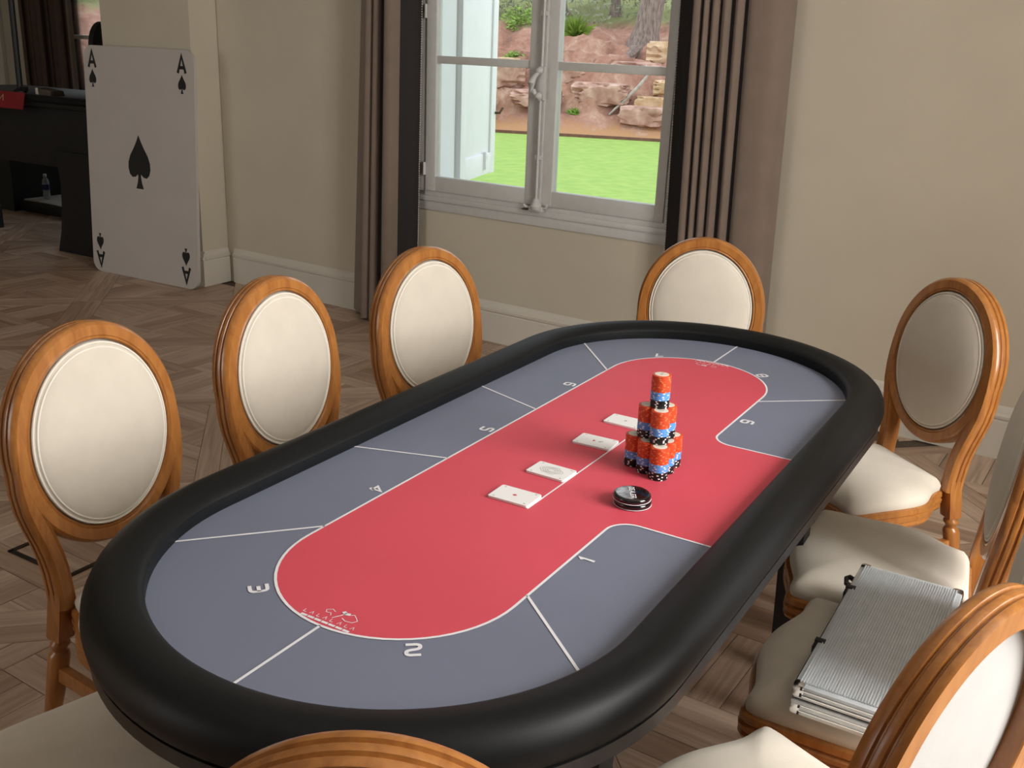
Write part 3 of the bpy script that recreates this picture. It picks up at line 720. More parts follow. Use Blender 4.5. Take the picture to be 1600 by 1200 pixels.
CH = [(-0.460, 0.974, 1.2, 'oval-backed chair left of the table, nearest the camera, beside the floor hatch'),
      (0.132, 0.974, 0.6, 'oval-backed chair, middle one of the three left of the table'),
      (0.731, 0.908, -12.0, 'oval-backed chair left of the table, nearest to the left curtain'),
      (1.500, 0.299, -73.3, 'oval-backed chair at the far table end, in front of the right curtain'),
      (1.392, -0.519, -130.9, 'oval-backed chair with whole seat in view, against the bare wall on the right'),
      (0.660, -0.805, 187.0, 'oval-backed chair at right edge, seat half covered by the end of the metal case'),
      (0.115, -0.893, 180.0, 'oval-backed chair whose seat carries the aluminium case'),
      (-0.552, -0.833, 158.5, 'oval-backed chair seen from behind at the lower right corner, cream back lining'),
      (-1.178, -0.384, 118.0, 'oval-backed chair seen from behind at the bottom, only the top arch in view'),
      (-1.240, 0.470, 73.7, 'chair at lower left corner, only part of its cream seat in view')]
proto = make_chair()
for i, (x, y, rz, lab) in enumerate(CH):
    o = proto if i == 0 else copy_tree(proto)
    o.location = (x, y, 0); o.rotation_euler = (0, 0, R(rz)); tag(o, lab, 'chair', 'medallion chairs around the poker table')

# ================================================================== THINGS ON THE TABLE
# ---- poker chips: ten stacks of twenty
CR, CHH = 0.0197, 0.00345
def chip_mat(name, c, c2): return mat(name, c, 0.38, noise=0.12, nscale=60)
M_chip = {'red': mat('chip_red', (0.66, 0.075, 0.022), 0.4, noise=0.12, nscale=60), 'blue': mat('chip_blue', (0.12, 0.34, 0.76), 0.4, noise=0.1, nscale=60), 'black': mat('chip_black', (0.010, 0.010, 0.011), 0.35, noise=0.2, nscale=60)}
M_spot = {'red': mat('chip_spot_orange', (0.84, 0.24, 0.09), 0.45, noise=0.08, nscale=60), 'blue': mat('chip_spot_pale', (0.74, 0.80, 0.88), 0.45, noise=0.05, nscale=60), 'black': mat('chip_spot_white', (0.82, 0.80, 0.76), 0.45, noise=0.05, nscale=60)}
M_inlay = mat('chip_inlay', (0.80, 0.70, 0.60), 0.45, noise=0.1, nscale=200)
chip_me, spot_me = {}, {}
def chip_meshes(col):
    m_ = MB(); m_.lathe([(CR - 0.001, 0), (CR, 0.0005), (CR, CHH - 0.0005), (CR - 0.001, CHH)], seg=26)
    o = m_.build('poker_chip', M_chip[col], smooth=30); chip_me[col] = o.data; bpy.data.objects.remove(o)
    m_ = MB()
    for k in range(6):
        a0 = 2 * math.pi * k / 6
        for a_, wd, z0, z1 in ((a0, 0.105, 0.0005, CHH - 0.0005),):
            rr = CR + 0.00012; n = 3; vs = []
            for j in range(n + 1):
                a = a_ + wd * (2 * j / n - 1); vs += [(rr * math.cos(a), rr * math.sin(a), z0), (rr * math.cos(a), rr * math.sin(a), z1)]
            m_.add(vs, [(2*j, 2*j+2, 2*j+3, 2*j+1) for j in range(n)])
    m_.flat = True; o = m_.build('edge_spots', M_spot[col], smooth=0); spot_me[col] = o.data; bpy.data.objects.remove(o)
for c in ('red', 'blue', 'black'): chip_meshes(c)
m_ = MB(); m_.lathe([(0.0145, 0), (0.0145, 0.0003), (0.012, 0.0004)], seg=22); io = m_.build('inlay', M_inlay, smooth=0); inlay_me = io.data; bpy.data.objects.remove(io)
m_ = MB(); m_.flat = True
for k in range(4): m_.ribbon([(-0.006 + k * 0.004, -0.002), (-0.0045 + k * 0.004, 0.002), (-0.003 + k * 0.004, -0.002)], 0.0009, 0.0006)
io = m_.build('inlay_print', M_greyink, smooth=0); inlayp_me = io.data; bpy.data.objects.remove(io)
F0 = Vector((-0.017, -0.194)); ua = R(3); U = Vector((math.cos(ua), math.sin(ua))) * 0.0402; V = Vector((math.cos(ua + R(60)), math.sin(ua + R(60)))) * 0.0402
G = (U + V) / 3
stacks = [(F0, 0, 'front stack of the bottom tier'), (F0 + U, 0, 'second stack from the right, bottom tier'), (F0 + 2*U, 0, 'right-hand stack of the bottom tier'),
          (F0 + V, 0, 'second stack from the left, bottom tier'), (F0 + 2*V, 0, 'left-hand stack of the bottom tier'), (F0 + U + V, 0, 'bottom-tier stack hidden at the back'),
          (F0 + G, 1, 'front stack of the middle tier'), (F0 + G + U, 1, 'right-hand stack of the middle tier'), (F0 + G + V, 1, 'left-hand stack of the middle tier'), (F0 + 2*G, 2, 'single stack crowning the tower')]
TIER = 20 * CHH + 0.0006
for pos, tier, nm in stacks:
    for k in range(20):
        col = 'black' if k < 5 else ('blue' if k < 10 else 'red')
        o = bpy.data.objects.new('poker_chip', chip_me[col]); COL.objects.link(o)
        a = random.uniform(0, 6.28)
        o.location = (pos.x + random.uniform(-.0005, .0005), pos.y + random.uniform(-.0005, .0005), H + 0.0007 + tier * TIER + k * CHH); o.rotation_euler = (0, 0, a)
        s_ = bpy.data.objects.new('edge_spots', spot_me[col]); COL.objects.link(s_); s_.parent = o
        cname = {'red': 'orange-red', 'blue': 'light blue', 'black': 'black and white'}[col]
        if k == 19:
            tag(o, 'topmost orange-red chip on the ' + nm, 'poker chip', 'chips of the tower')
            q = bpy.data.objects.new('inlay', inlay_me); COL.objects.link(q); q.parent = o; q.location = (0, 0, CHH)
            q2 = bpy.data.objects.new('inlay_print', inlayp_me); COL.objects.link(q2); q2.parent = q
        else:
            tag(o, '%s poker chip%s in the %s' % (cname, '', nm), 'poker chip', '%s chips in the %s' % (cname, nm))

# ---- four small piles of cards beside the printed line
def diamond(c, rx, ry): return [(c[0] - rx, c[1]), (c[0], c[1] - ry), (c[0] + rx, c[1]), (c[0], c[1] + ry)]
def rrect(hx, hy, r_, n=5):
    pts = []
    for cx, cy, a0 in ((hx - r_, hy - r_, 0), (-hx + r_, hy - r_, 90), (-hx + r_, -hy + r_, 180), (hx - r_, -hy + r_, 270)):
        for k in range(n + 1): a = R(a0 + 90 * k / n); pts.append((cx + r_ * math.cos(a), cy + r_ * math.sin(a)))
    return pts
def heart(c, s_):
    return [(c[0] + s_ * 16 * math.sin(t) ** 3 / 17, c[1] + s_ * (13 * math.cos(t) - 5 * math.cos(2*t) - 2 * math.cos(3*t) - math.cos(4*t)) / 17) for t in [2 * math.pi * k / 20 for k in range(20)]]
cards = [(-0.270, -0.004, 1.5, 'diamond', 'white card pile with a red diamond, nearest to the camera'), (-0.124, -0.004, -1.0, 'ornate', 'white card pile with a large grey ornament, second along the printed line'),
         (0.078, -0.004, 2.0, 'heart', 'white card pile with small red and grey marks, third along the printed line'), (0.234, -0.004, 0.0, 'grey', 'white card pile partly hidden behind the chip tower')]
CT = 0.0044
for x, y, a, kind, lab in cards:
    o = empty('card_pile', (x, y, H + 0.0010), R(a)); tag(o, lab, 'playing cards', 'card piles on the red field')
    m_ = MB(); m_.prism(rrect(0.0305, 0.0440, 0.0045), 0, CT); m_.build('cards', M_card, o, smooth=30)
    def ink(polys, nm, mm):
        q = MB(); q.flat = True
        for p in polys: q.add([(px_, py_, CT + 0.0002) for px_, py_ in p], [tuple(range(len(p)))])
        return q.build(nm, mm, o, smooth=0)
    if kind == 'diamond': ink([diamond((0, 0), 0.0042, 0.0055)], 'centre_pip', M_redink)
    if kind == 'heart': ink([heart((0, 0.004), 0.0045)], 'centre_pip', M_redink); ink([diamond((0, -0.010), 0.004, 0.004), diamond((0.004, -0.014), 0.003, 0.003)], 'grey_mark', M_greyink)
    if kind == 'grey': ink([diamond((0.0, 0.0), 0.005, 0.004)], 'centre_pip', M_greyink)
    if kind == 'ornate':
        q = MB(); q.flat = True
        for k in range(4):
            r_ = 0.006 + 0.0035 * k
            q.ribbon([(r_ * math.cos(t) * (1 + 0.12 * math.sin(5*t + k)), 1.45 * r_ * math.sin(t) * (1 + 0.1 * math.cos(4*t))) for t in [2*math.pi*j/40 for j in range(40)]], 0.0012, CT + 0.0002, True)
        q.build('centre_ornament', M_greyink, o, smooth=0)
    ink([diamond((sx * 0.024, sy * 0.034), 0.0022, 0.0028) for sx in (-1, 1) for sy in (-1, 1)], 'corner_marks', M_greyink)

# ---- dealer buttons
M_btn = mat('black_acrylic', (0.006, 0.006, 0.007), 0.12, noise=0.1, nscale=20, coat=0.4)
M_silv = mat('silver_foil', (0.62, 0.63, 0.65), 0.22, metal=0.8, noise=0.6, nscale=70)
BX, BY = -0.163, -0.203
LET = {'D': [[(0, 0), (0, 1), (0.7, 1), (1, 0.7), (1, 0.3), (0.7, 0), (0, 0)]], 'E': [[(1, 1), (0, 1), (0, 0), (1, 0)], [(0, 0.5), (0.8, 0.5)]],
       'A': [[(0, 0), (0.5, 1), (1, 0)], [(0.2, 0.35), (0.8, 0.35)]], 'L': [[(0, 1), (0, 0), (1, 0)]], 'R': [[(0, 0), (0, 1), (1, 1), (1, 0.5), (0, 0.5)], [(0.5, 0.5), (1, 0)]]}
for k, (dx, dy, z, lab) in enumerate(((0.0016, -0.0012, 0, 'lower black round button under the dealer button'), (0, 0, 0.0118, 'black and silver dealer button lying on top of another'))):
    o = empty('dealer_button', (BX + dx, BY + dy, H + 0.0008 + z), R(14 * k)); tag(o, lab, 'dealer button', 'dealer buttons')
    m_ = MB(); m_.lathe([(0.0345, 0), (0.0362, 0.0014), (0.0366, 0.0042), (0.0366, 0.0072), (0.0360, 0.0098), (0.0340, 0.0112), (0.031, 0.0116)], seg=48); m_.build('disc', M_btn, o, smooth=50)
    m_ = MB(); m_.lathe([(0.03655, 0.0012), (0.0369, 0.0014), (0.0369, 0.0022), (0.03655, 0.0024)], seg=48); m_.build('rim_line', M_print, o, smooth=30)
    if k:
        m_ = MB(); m_.flat = True; rr = 0.031
        pts = [(rr * math.cos(t), rr * math.sin(t)) for t in [R(16) + R(180) * j / 24 for j in range(25)]]
        m_.add([(p[0], p[1], 0.0118) for p in pts], [tuple(range(25))]); m_.build('silver_half', M_silv, o, smooth=0)
        m_ = MB(); m_.flat = True; ta = R(196); rt = Vector((math.cos(ta), math.sin(ta))); upv = Vector((-rt.y, rt.x))
        for j, ch in enumerate('DEALER'):
            for st in LET[ch]:
                m_.ribbon([((rt * (-0.024 + j * 0.0083 + xx * 0.0062) + upv * (-0.004 + yy * 0.009)).x, (rt * (-0.024 + j * 0.0083 + xx * 0.0062) + upv * (-0.004 + yy * 0.009)).y) for xx, yy in st], 0.0017, 0.0121)
        m_.build('lettering', M_print, o, smooth=0)

# ================================================================== ALUMINIUM CASE
CX0, CX1, CY0, CY1, CZ = -0.161, 0.397, -0.770, -0.552, 0.4425
case = empty('aluminium_case', ((CX0 + CX1) / 2, (CY0 + CY1) / 2, CZ), R(0.3)); tag(case, 'ribbed aluminium carrying case lying across the chair seats', 'case')
LX_, LY_ = CX1 - CX0, CY1 - CY0
m_ = MB(); m_.rbox((0, 0, 0.017), (LX_ + 0.002, LY_ + 0.002, 0.032), 0.006); base_o = m_.build('case_base', M_alu, case)
m_ = MB(); m_.rbox((0, 0, 0.0490), (LX_, LY_, 0.028), 0.006); lid_o = m_.build('case_lid', M_alu, case)
m_ = MB(); m_.box((0, 0, 0.034), (LX_ - 0.008, LY_ - 0.008, 0.006)); m_.build('seam', M_black, case, smooth=0)
# side channel and groove lines on the short and long faces
for z in (0.012, 0.024, 0.044, 0.055):
    m_ = MB(); m_.box((0, 0, z), (LX_ + 0.0045, LY_ + 0.0045 if False else LY_ - 0.03, 0.0022)); m_.box((0, 0, z), (LX_ - 0.03, LY_ + 0.0045, 0.0022)); m_.build('edge_profile', M_chrome, base_o if z < 0.034 else lid_o, smooth=0)
nr = 38; y0_, y1_ = -LY_/2 + 0.009, LY_/2 - 0.009; prof = []
for k in range(nr):
    ya = y0_ + (y1_ - y0_) * k / nr; yb = y0_ + (y1_ - y0_) * (k + 1) / nr; d_ = yb - ya
    prof += [(ya, 0.0622), (ya + d_ * 0.38, 0.0622), (ya + d_ * 0.44, 0.0660), (ya + d_ * 0.92, 0.0660), (ya + d_ * 0.98, 0.0622)]
prof += [(y1_, 0.0622), (y1_, 0.0605), (y0_, 0.0605)]
m_ = MB(); m_.rings([[(xx, yy, zz) for yy, zz in prof] for xx in (-LX_/2 + 0.012, LX_/2 - 0.012)]); m_.build('ribbed_panel', M_alu, lid_o, smooth=0)
for sx in (-1, 1):
    for sy in (-1, 1):
        for z, par in ((0.014, base_o), (0.052, lid_o)):
            m_ = MB(); m_.rbox((sx * (LX_/2 - 0.010), sy * (LY_/2 - 0.010), z), (0.024, 0.024, 0.027), 0.008); c_ = m_.build('corner_cap', M_chrome, par)
            m_ = MB()
            for dz in (-0.007, 0.007): m_.box((sx * (LX_/2 + 0.0035), sy * (LY_/2 - 0.016), z + dz), (0.002, 0.004, 0.004))
            m_.build('rivets', M_ink, c_, smooth=0) if False else m_.build('rivets', M_ink, par, smooth=0)
for xx in (0.148, -0.105):
    m_ = MB(); m_.rbox((xx, LY_/2 + 0.004, 0.038), (0.030, 0.008, 0.036), 0.002); m_.rbox((xx, LY_/2 - 0.004, 0.0645), (0.014, 0.020, 0.004), 0.001); m_.build('latch', M_ink, case)
m_ = MB(); m_.tube([(0.215, LY_/2, 0.03), (0.215, LY_/2 + 0.018, 0.035), (0.235, LY_/2 + 0.022, 0.037), (0.245, LY_/2 + 0.018, 0.037), (0.245, LY_/2, 0.03)], 0.006, 8); m_.build('hasp', M_ink, case)

# ================================================================== GIANT ACE BOARD
A0 = Vector((2.650, 5.140, 0.0)); A1 = Vector((2.668, 4.140, 0.0))       # foot of the board, left and right as seen
bu = (A1 - A0).normalized(); lean = R(3.1)
ace = empty('giant_ace_board', (A0 + A1) / 2, math.atan2(bu.y, bu.x)); tag(ace, 'giant white ace of spades card leaning against the wall pier', 'display board')
BW, BH, BT = 1.01, 1.49, 0.022
# local frame: x to the right as seen, y away from the viewer, z up (leaning back)
Ml = Matrix.Rotation(-lean, 4, 'X')
def bmap(mb): mb.v = [tuple(Ml @ Vector((p[0], p[2], p[1]))) for p in mb.v]; return mb       # mb drawn in (x, z, depth)
out = [(p[0], p[1] + BH / 2) for p in rrect(BW / 2, BH / 2, 0.075, 8)]
m_ = MB(); m_.prism(out, 0.0, BT); bmap(m_).build('card_panel', M_board, ace, smooth=30)
def spade(c, s_, inv=False):
    pts = [(0, 1.0)]
    import_pts = [(0.10, 0.80), (0.24, 0.58), (0.40, 0.36), (0.49, 0.14), (0.50, -0.06), (0.44, -0.24), (0.32, -0.33), (0.18, -0.31), (0.07, -0.22), (0.06, -0.32), (0.10, -0.50), (0.17, -0.68)]
    right = import_pts; pts = [(0, 1.0)] + right + [(-x, y) for x, y in right[::-1]]
    k = -1 if inv else 1
    return [(c[0] + k * s_ * x, c[1] + k * s_ * (y - 0.16)) for x, y in pts]
def ace_ink(name, poly):
    q = MB(); n = len(poly); q.prism(poly, -0.0012, 0.0004); bmap(q); return q.build(name, M_ink, ace, smooth=0)
bg_sp = ace_ink('centre_spade', spade((-0.01, 0.775), 0.205))
for sx, sy, inv in ((-0.425, 1, False), (0.40, 1, False), (-0.425, -1, True), (0.40, -1, True)):
    cz = BH - 0.205 if not inv else 0.205
    ace_ink('corner_spade', spade((sx, cz), 0.068, inv))
    za = BH - 0.088 if not inv else 0.088; k = -1 if inv else 1
    q = MB(); hw, hh = 0.034, 0.051
    for st in ([(-hw, -hh), (0, hh), (hw, -hh)], [(-hw * 0.55, -hh * 0.35), (hw * 0.55, -hh * 0.35)]):
        qq = MB(); qq.ribbon([(sx + k * x, za + k * y) for x, y in st], 0.0205, -0.0008); q.add(qq.v, qq.f)
    q.flat = True; bmap(q); q.build('corner_letter', M_ink, ace, smooth=0)

# ================================================================== ADJOINING ROOM
M_redcloth = mat('red_cloth', (0.24, 0.008, 0.014), 0.6, noise=0.2, nscale=10)
M_gold = mat('gold_print', (0.55, 0.33, 0.16), 0.5, noise=0.1, nscale=10)
ct = empty('casino_table', (3.29, 6.10, 0)); tag(ct, 'black casino gaming table with red sign, behind the giant ace card', 'gaming table')
def cpart(name, m, fn, sm=30): q = MB(); fn(q); return q.build(name, m, ct, smooth=sm)
cpart('table_top', M_black, lambda q: q.rbox((0, 0.18, 1.075), (0.86, 2.12, 0.07), 0.02))
cpart('padded_edge', M_leath, lambda q: q.tube([(-0.43, -0.86, 1.10), (-0.43, 1.22, 1.10)], 0.028, 12))
cpart('apron', M_black, lambda q: q.rbox((-0.37, 0.18, 0.84), (0.03, 2.06, 0.44), 0.004))
def legf(y0, y1, flare):
    def fn(q):
        rs = []
        for z, e in ((0.0, 0.10), (0.05, 0.085), (0.15, 0.05), (0.30, 0.02), (0.50, 0.0), (0.66, 0.02), (0.74, 0.06)):
            a, c = (y0, y1 + flare * e); rs.append([(-0.40, a, z), (-0.10, a, z), (-0.10, c, z), (-0.40, c, z)])
        q.rings(rs)
    return fn
cpart('pedestal_leg', M_black, legf(-0.80, -0.345, 1)); cpart('pedestal_leg', M_black, legf(0.88, 1.18, 0))
sg = MB(); sg.add([(-0.525, -0.175, 1.025), (-0.525, 0.82, 1.025), (-0.465, 0.82, 1.135), (-0.465, -0.13, 1.135), (-0.519, -0.175, 1.020), (-0.519, 0.82, 1.020), (-0.459, 0.82, 1.130), (-0.459, -0.13, 1.130)], [(0,1,2,3),(7,6,5,4),(0,4,5,1),(1,5,6,2),(2,6,7,3),(3,7,4,0)])
sgo = sg.build('red_sign', M_redcloth, ct, smooth=0)
q = MB(); q.flat = True
def gl(pts):
    qq = MB(); qq.ribbon(pts, 0.008, 0); q.add([(-0.495 + (v[1] - 1.08) * 0.545 - 0.004, v[0] - 0.10, v[1]) for v in qq.v], qq.f)
for k in range(8):
    u = 0.22 + k * 0.07; gl([(u, 1.105), (u - 0.02, 1.075), (u - 0.035, 1.11), (u - 0.045, 1.08)] if k % 2 else [(u, 1.07), (u - 0.025, 1.11), (u - 0.05, 1.072)])
q.build('sign_lettering', M_gold, sgo, smooth=0)
# leaning pole on the table, tray
o = empty('black_pole', (3.06, 6.36, 1.11)); tag(o, 'thin black pole rising from the gaming table at the left edge', 'pole')
m_ = MB(); m_.tube([(0, 0, 0.02), (0.0, -0.02, 1.3)], 0.022, 10); m_.build('shaft', M_black, o)
m_ = MB(); m_.lathe([(0.05, 0), (0.05, 0.015), (0.03, 0.03)], seg=16); m_.box((0, -0.04, 0.03), (0.03, 0.07, 0.03)); m_.build('foot', M_black, o)
o = empty('card_shoe', (3.05, 6.00, 1.11)); tag(o, 'small tan card shoe on the gaming table before the curtain', 'card shoe')
m_ = MB(); m_.add([(-0.06, -0.09, 0), (0.06, -0.09, 0), (0.06, 0.09, 0), (-0.06, 0.09, 0), (-0.05, -0.09, 0.035), (0.05, -0.09, 0.035), (0.05, 0.08, 0.05), (-0.05, 0.08, 0.05)], [(0,3,2,1),(4,5,6,7),(0,1,5,4),(1,2,6,5),(2,3,7,6),(3,0,4,7)]); m_.build('body', mat('smoked_plastic', (0.10, 0.08, 0.055), 0.2, noise=0.2), o, smooth=0)
m_ = MB(); m_.box((-0.062, 0.06, 0.026), (0.008, 0.02, 0.05)); m_.build('stop', M_pipe, o, smooth=0)
o = empty('draped_stand', (4.15, 8.05, 0)); tag(o, 'black draped stand at the left edge behind the gaming table', 'stand')
m_ = MB(); m_.rings([[(x * k, y * k2, z) for x, y in ((-0.42, -0.42), (0.42, -0.42), (0.42, 0.62), (-0.42, 0.62))] for z, k, k2 in ((0.0, 1.04, 1.04), (0.3, 1.0, 1.0), (0.74, 1.0, 1.0))]); m_.build('drape', M_black, o, smooth=0)
m_ = MB(); m_.rbox((0, 0.1, 0.755), (0.92, 1.12, 0.03), 0.006); m_.build('top', M_black, o)
# bottle on a low white-topped stage
o = empty('low_stage', (4.10, 6.85, 0)); tag(o, 'low black stage with pale top behind the gaming table', 'stage')
m_ = MB(); m_.rbox((0.10, 0.3, 0.045), (0.86, 0.94, 0.09), 0.01); m_.build('stage_body', M_black, o)
m_ = MB(); m_.rbox((0.10, 0.3, 0.098), (0.80, 0.88, 0.012), 0.003); m_.build('stage_top', mat('pale_board', (0.50, 0.49, 0.45), 0.5, noise=0.1), o)
M_pet = mat('bottle_plastic', (0.62, 0.68, 0.74), 0.08, noise=0.1, nscale=30, spec=0.8); M_pet.node_tree.nodes['Principled BSDF'].inputs['Alpha'].default_value = 0.55
o = empty('water_bottle', (3.93, 7.44, 0.104)); tag(o, 'small clear plastic water bottle with blue label on the stage', 'bottle')
m_ = MB(); m_.lathe([(0.026, 0), (0.032, 0.006), (0.032, 0.05), (0.029, 0.06), (0.032, 0.07), (0.032, 0.145), (0.028, 0.17), (0.013, 0.195), (0.013, 0.205)], seg=20); m_.build('bottle_body', M_pet, o)
m_ = MB(); m_.lathe([(0.0325, 0.085), (0.0328, 0.087), (0.0328, 0.130), (0.0325, 0.132)], seg=20); m_.build('bottle_label', mat('blue_label', (0.03, 0.05, 0.20), 0.4, noise=0.3, nscale=60), o)
m_ = MB(); m_.lathe([(0.015, 0.203), (0.015, 0.222), (0.012, 0.224)], seg=16); m_.build('cap', M_print, o)
# black round-backed bar chair in front of the far window
o = empty('bar_chair', (3.75, 6.25, 0), R(20)); tag(o, 'black round-backed bar chair before the far window', 'bar chair')
m_ = MB(); m_.rings([[(0.18 * math.cos(t), d, 1.44 + 0.20 * math.sin(t)) for t in [2*math.pi*k/28 for k in range(28)]] for d in (-0.02, 0.02)]); m_.build('backrest', M_black, o, smooth=30)
m_ = MB(); m_.lathe([(0.19, 0.92), (0.20, 0.94), (0.20, 0.985), (0.17, 1.0)], (0, -0.2, 0), 24); m_.build('seat', M_black, o)
for sx in (-1, 1):
    m_ = MB(); m_.tube([(sx * 0.12, 0.0, 1.30), (sx * 0.12, -0.03, 0.95)], 0.014, 8); m_.build('back_post', M_black, o)
    for sy in (-1, 1):
        m_ = MB(); m_.tube([(sx * 0.12, -0.2 + sy * 0.12, 0.93), (sx * 0.19, -0.2 + sy * 0.19, 0.0)], 0.015, 8); m_.build('leg', M_black, o)
# curtain of the far window, and a pale door beyond it
cu = empty('curtain', (LX - 0.1, 8.815, 0)); tag(cu, 'dark brown curtain of the far window in the adjoining room', 'curtain')
rows = []; nfold = 78
for side in (0, 1):
    for z in (0.02, 1.4, 2.62):
        row = []
        for i in range(nfold):
            t = i / (nfold - 1); y = 0.36 - 0.72 * t; d = -0.11 * (0.5 + 0.5 * math.sin(t * 2 * math.pi * 5.0)) - 0.02
            row.append((d + 0.006 * side, y + 0.02 * math.sin(i), z))
        rows.append(row)
m_ = MB(); m_.v = [p for r_ in rows for p in r_]
for sd in (0, 1):
    for k in range(2):
        for i in range(nfold - 1):
            a = (sd * 3 + k) * nfold + i; m_.f.append((a, a + 1, a + 1 + nfold, a + nfold) if sd else (a, a + nfold, a + 1 + nfold, a + 1))
m_.flat = True; m_.build('drape', mat('brown_curtain', (0.105, 0.066, 0.046), 0.9, noise=0.15, nscale=12, bump=0.2, bscale=300), cu, smooth=60)
d1 = struct(empty('door_1', (LX - 0.001, 10.25, 0)))
m_ = MB(); m_.rbox((-0.025, 0, 1.03), (0.05, 0.92, 2.06), 0.004); m_.build('door_leaf', M_trimw, d1)
for z in (0.55, 1.45):
    m_ = MB(); m_.rbox((-0.054, 0, z), (0.008, 0.62, 0.72), 0.003); m_.build('door_panel', M_trimw, d1)
# floor socket hatch beside the nearest left chair
hx, hy, hs = -0.131, 1.936, 0.285
o = empty('floor_hatch', (hx + hs / 2, hy - hs / 2, 0)); tag(o, 'square dark bronze hatch frame set in the parquet at the left', 'floor hatch')
m_ = MB()
for a, c, sx, sy in ((0, -hs/2, hs, 0.016), (0, hs/2, hs, 0.016), (-hs/2, 0, 0.016, hs), (hs/2, 0, 0.016, hs)): m_.rbox((a, c, 0.0025), (sx + 0.016 if sy == 0.016 else sx, sy, 0.005), 0.001)
m_.build('hatch_frame', M_hatch, o)

# ================================================================== OUTDOORS
from mathutils import noise as NZ
EP = Vector((17.7, 9.26)); ET = Vector((-0.318, 0.948)).normalized(); EN = Vector((0.948, 0.318)).normalized()
def soil_mat():
    m = mat('red_soil', (0.42, 0.20, 0.13), 0.9); nt = m.node_tree; N = nt.nodes; L = nt.links; b = N['Principled BSDF']
    tc = N.new('ShaderNodeTexCoord')
    n1 = N.new('ShaderNodeTexNoise'); n1.inputs['Scale'].default_value = 1.9; n1.inputs['Detail'].default_value = 12; n1.inputs['Roughness'].default_value = 0.74; L.new(tc.outputs['Object'], n1.inputs['Vector'])
    r_ = N.new('ShaderNodeValToRGB'); L.new(n1.outputs['Fac'], r_.inputs[0]); e = r_.color_ramp.elements
    e[0].position = 0.33; e[0].color = (0.21, 0.105, 0.072, 1); e[1].position = 0.68; e[1].color = (0.62, 0.43, 0.33, 1)
    k = e.new(0.47); k.color = (0.40, 0.20, 0.138, 1); k = e.new(0.57); k.color = (0.48, 0.275, 0.195, 1)
    # sandy foot strip and grassy crown follow the height of the ground
    sp = N.new('ShaderNodeSeparateXYZ'); L.new(tc.outputs['Object'], sp.inputs[0])
    rs = N.new('ShaderNodeValToRGB'); mr = N.new('ShaderNodeMapRange'); mr.inputs['From Min'].default_value = -0.3; mr.inputs['From Max'].default_value = 2.7
    nz = N.new('ShaderNodeMath'); nz.operation = 'MULTIPLY_ADD'; nz.inputs[1].default_value = 1.0; nz.inputs[2].default_value = -0.5
    L.new(n1.outputs['Fac'], nz.inputs[0]); ad = N.new('ShaderNodeMath'); L.new(sp.outputs['Z'], ad.inputs[0]); L.new(nz.outputs[0], ad.inputs[1]); L.new(ad.outputs[0], mr.inputs['Value'])
    L.new(mr.outputs[0], rs.inputs[0]); q = rs.color_ramp.elements; q[0].position = 0.05; q[0].color = (1, 1, 1, 1); q[1].position = 0.11; q[1].color = (0, 0, 0, 1)
    mx = N.new('ShaderNodeMix'); mx.data_type = 'RGBA'; L.new(rs.outputs[0], mx.inputs['Factor']); L.new(r_.outputs[0], mx.inputs['A']); mx.inputs['B'].default_value = (0.50, 0.27, 0.125, 1)
    rg = N.new('ShaderNodeValToRGB'); L.new(mr.outputs[0], rg.inputs[0]); q = rg.color_ramp.elements; q[0].position = 0.76; q[0].color = (0, 0, 0, 1); q[1].position = 0.86; q[1].color = (0.8, 0.8, 0.8, 1)
    mx2 = N.new('ShaderNodeMix'); mx2.data_type = 'RGBA'; L.new(rg.outputs[0], mx2.inputs['Factor']); L.new(mx.outputs['Result'], mx2.inputs['A']); mx2.inputs['B'].default_value = (0.20, 0.27, 0.08, 1)
    L.new(mx2.outputs['Result'], b.inputs['Base Color'])
    bp = N.new('ShaderNodeBump'); bp.inputs['Strength'].default_value = 0.8; bp.inputs['Distance'].default_value = 0.15; L.new(n1.outputs['Fac'], bp.inputs['Height']); L.new(bp.outputs[0], b.inputs['Normal'])
    return m
M_soil = soil_mat()
M_rock = mat('red_rock', (0.58, 0.39, 0.31), 0.85, nscale=4.0, color2=(0.27, 0.130, 0.095), bump=0.6, bscale=14)
M_rock2 = mat('ochre_rock', (0.62, 0.46, 0.30), 0.85, nscale=4.5, color2=(0.42, 0.25, 0.125), bump=0.6, bscale=14)
M_bark = mat('grey_bark', (0.30, 0.235, 0.20), 0.9, nscale=6, color2=(0.13, 0.095, 0.08), bump=1.0, bscale=30, stretch=(4, 4, 0.8))
M_deadw = mat('bleached_wood', (0.48, 0.42, 0.37), 0.9, noise=0.4, nscale=12)
M_leaf = [mat('olive_leaf', (0.185, 0.215, 0.115), 0.7, noise=0.5, nscale=2.5), mat('pale_leaf', (0.30, 0.32, 0.21), 0.7, noise=0.5, nscale=2.5), mat('fresh_leaf', (0.25, 0.40, 0.05), 0.6, noise=0.4, nscale=3)]
M_lawn = mat('lawn_grass', (0.300, 0.440, 0.085), 0.85, nscale=5.0, color2=(0.215, 0.365, 0.060), bump=0.9, bscale=26)
_b = M_lawn.node_tree.nodes
prof_h = [(0, -0.25), (0.4, -0.20), (0.75, -0.10), (1.1, 0.22), (1.8, 0.85), (2.6, 1.15), (4.0, 1.42), (6.0, 1.85), (9.0, 2.25), (15, 2.9), (30, 4.2), (45, 6.0)]
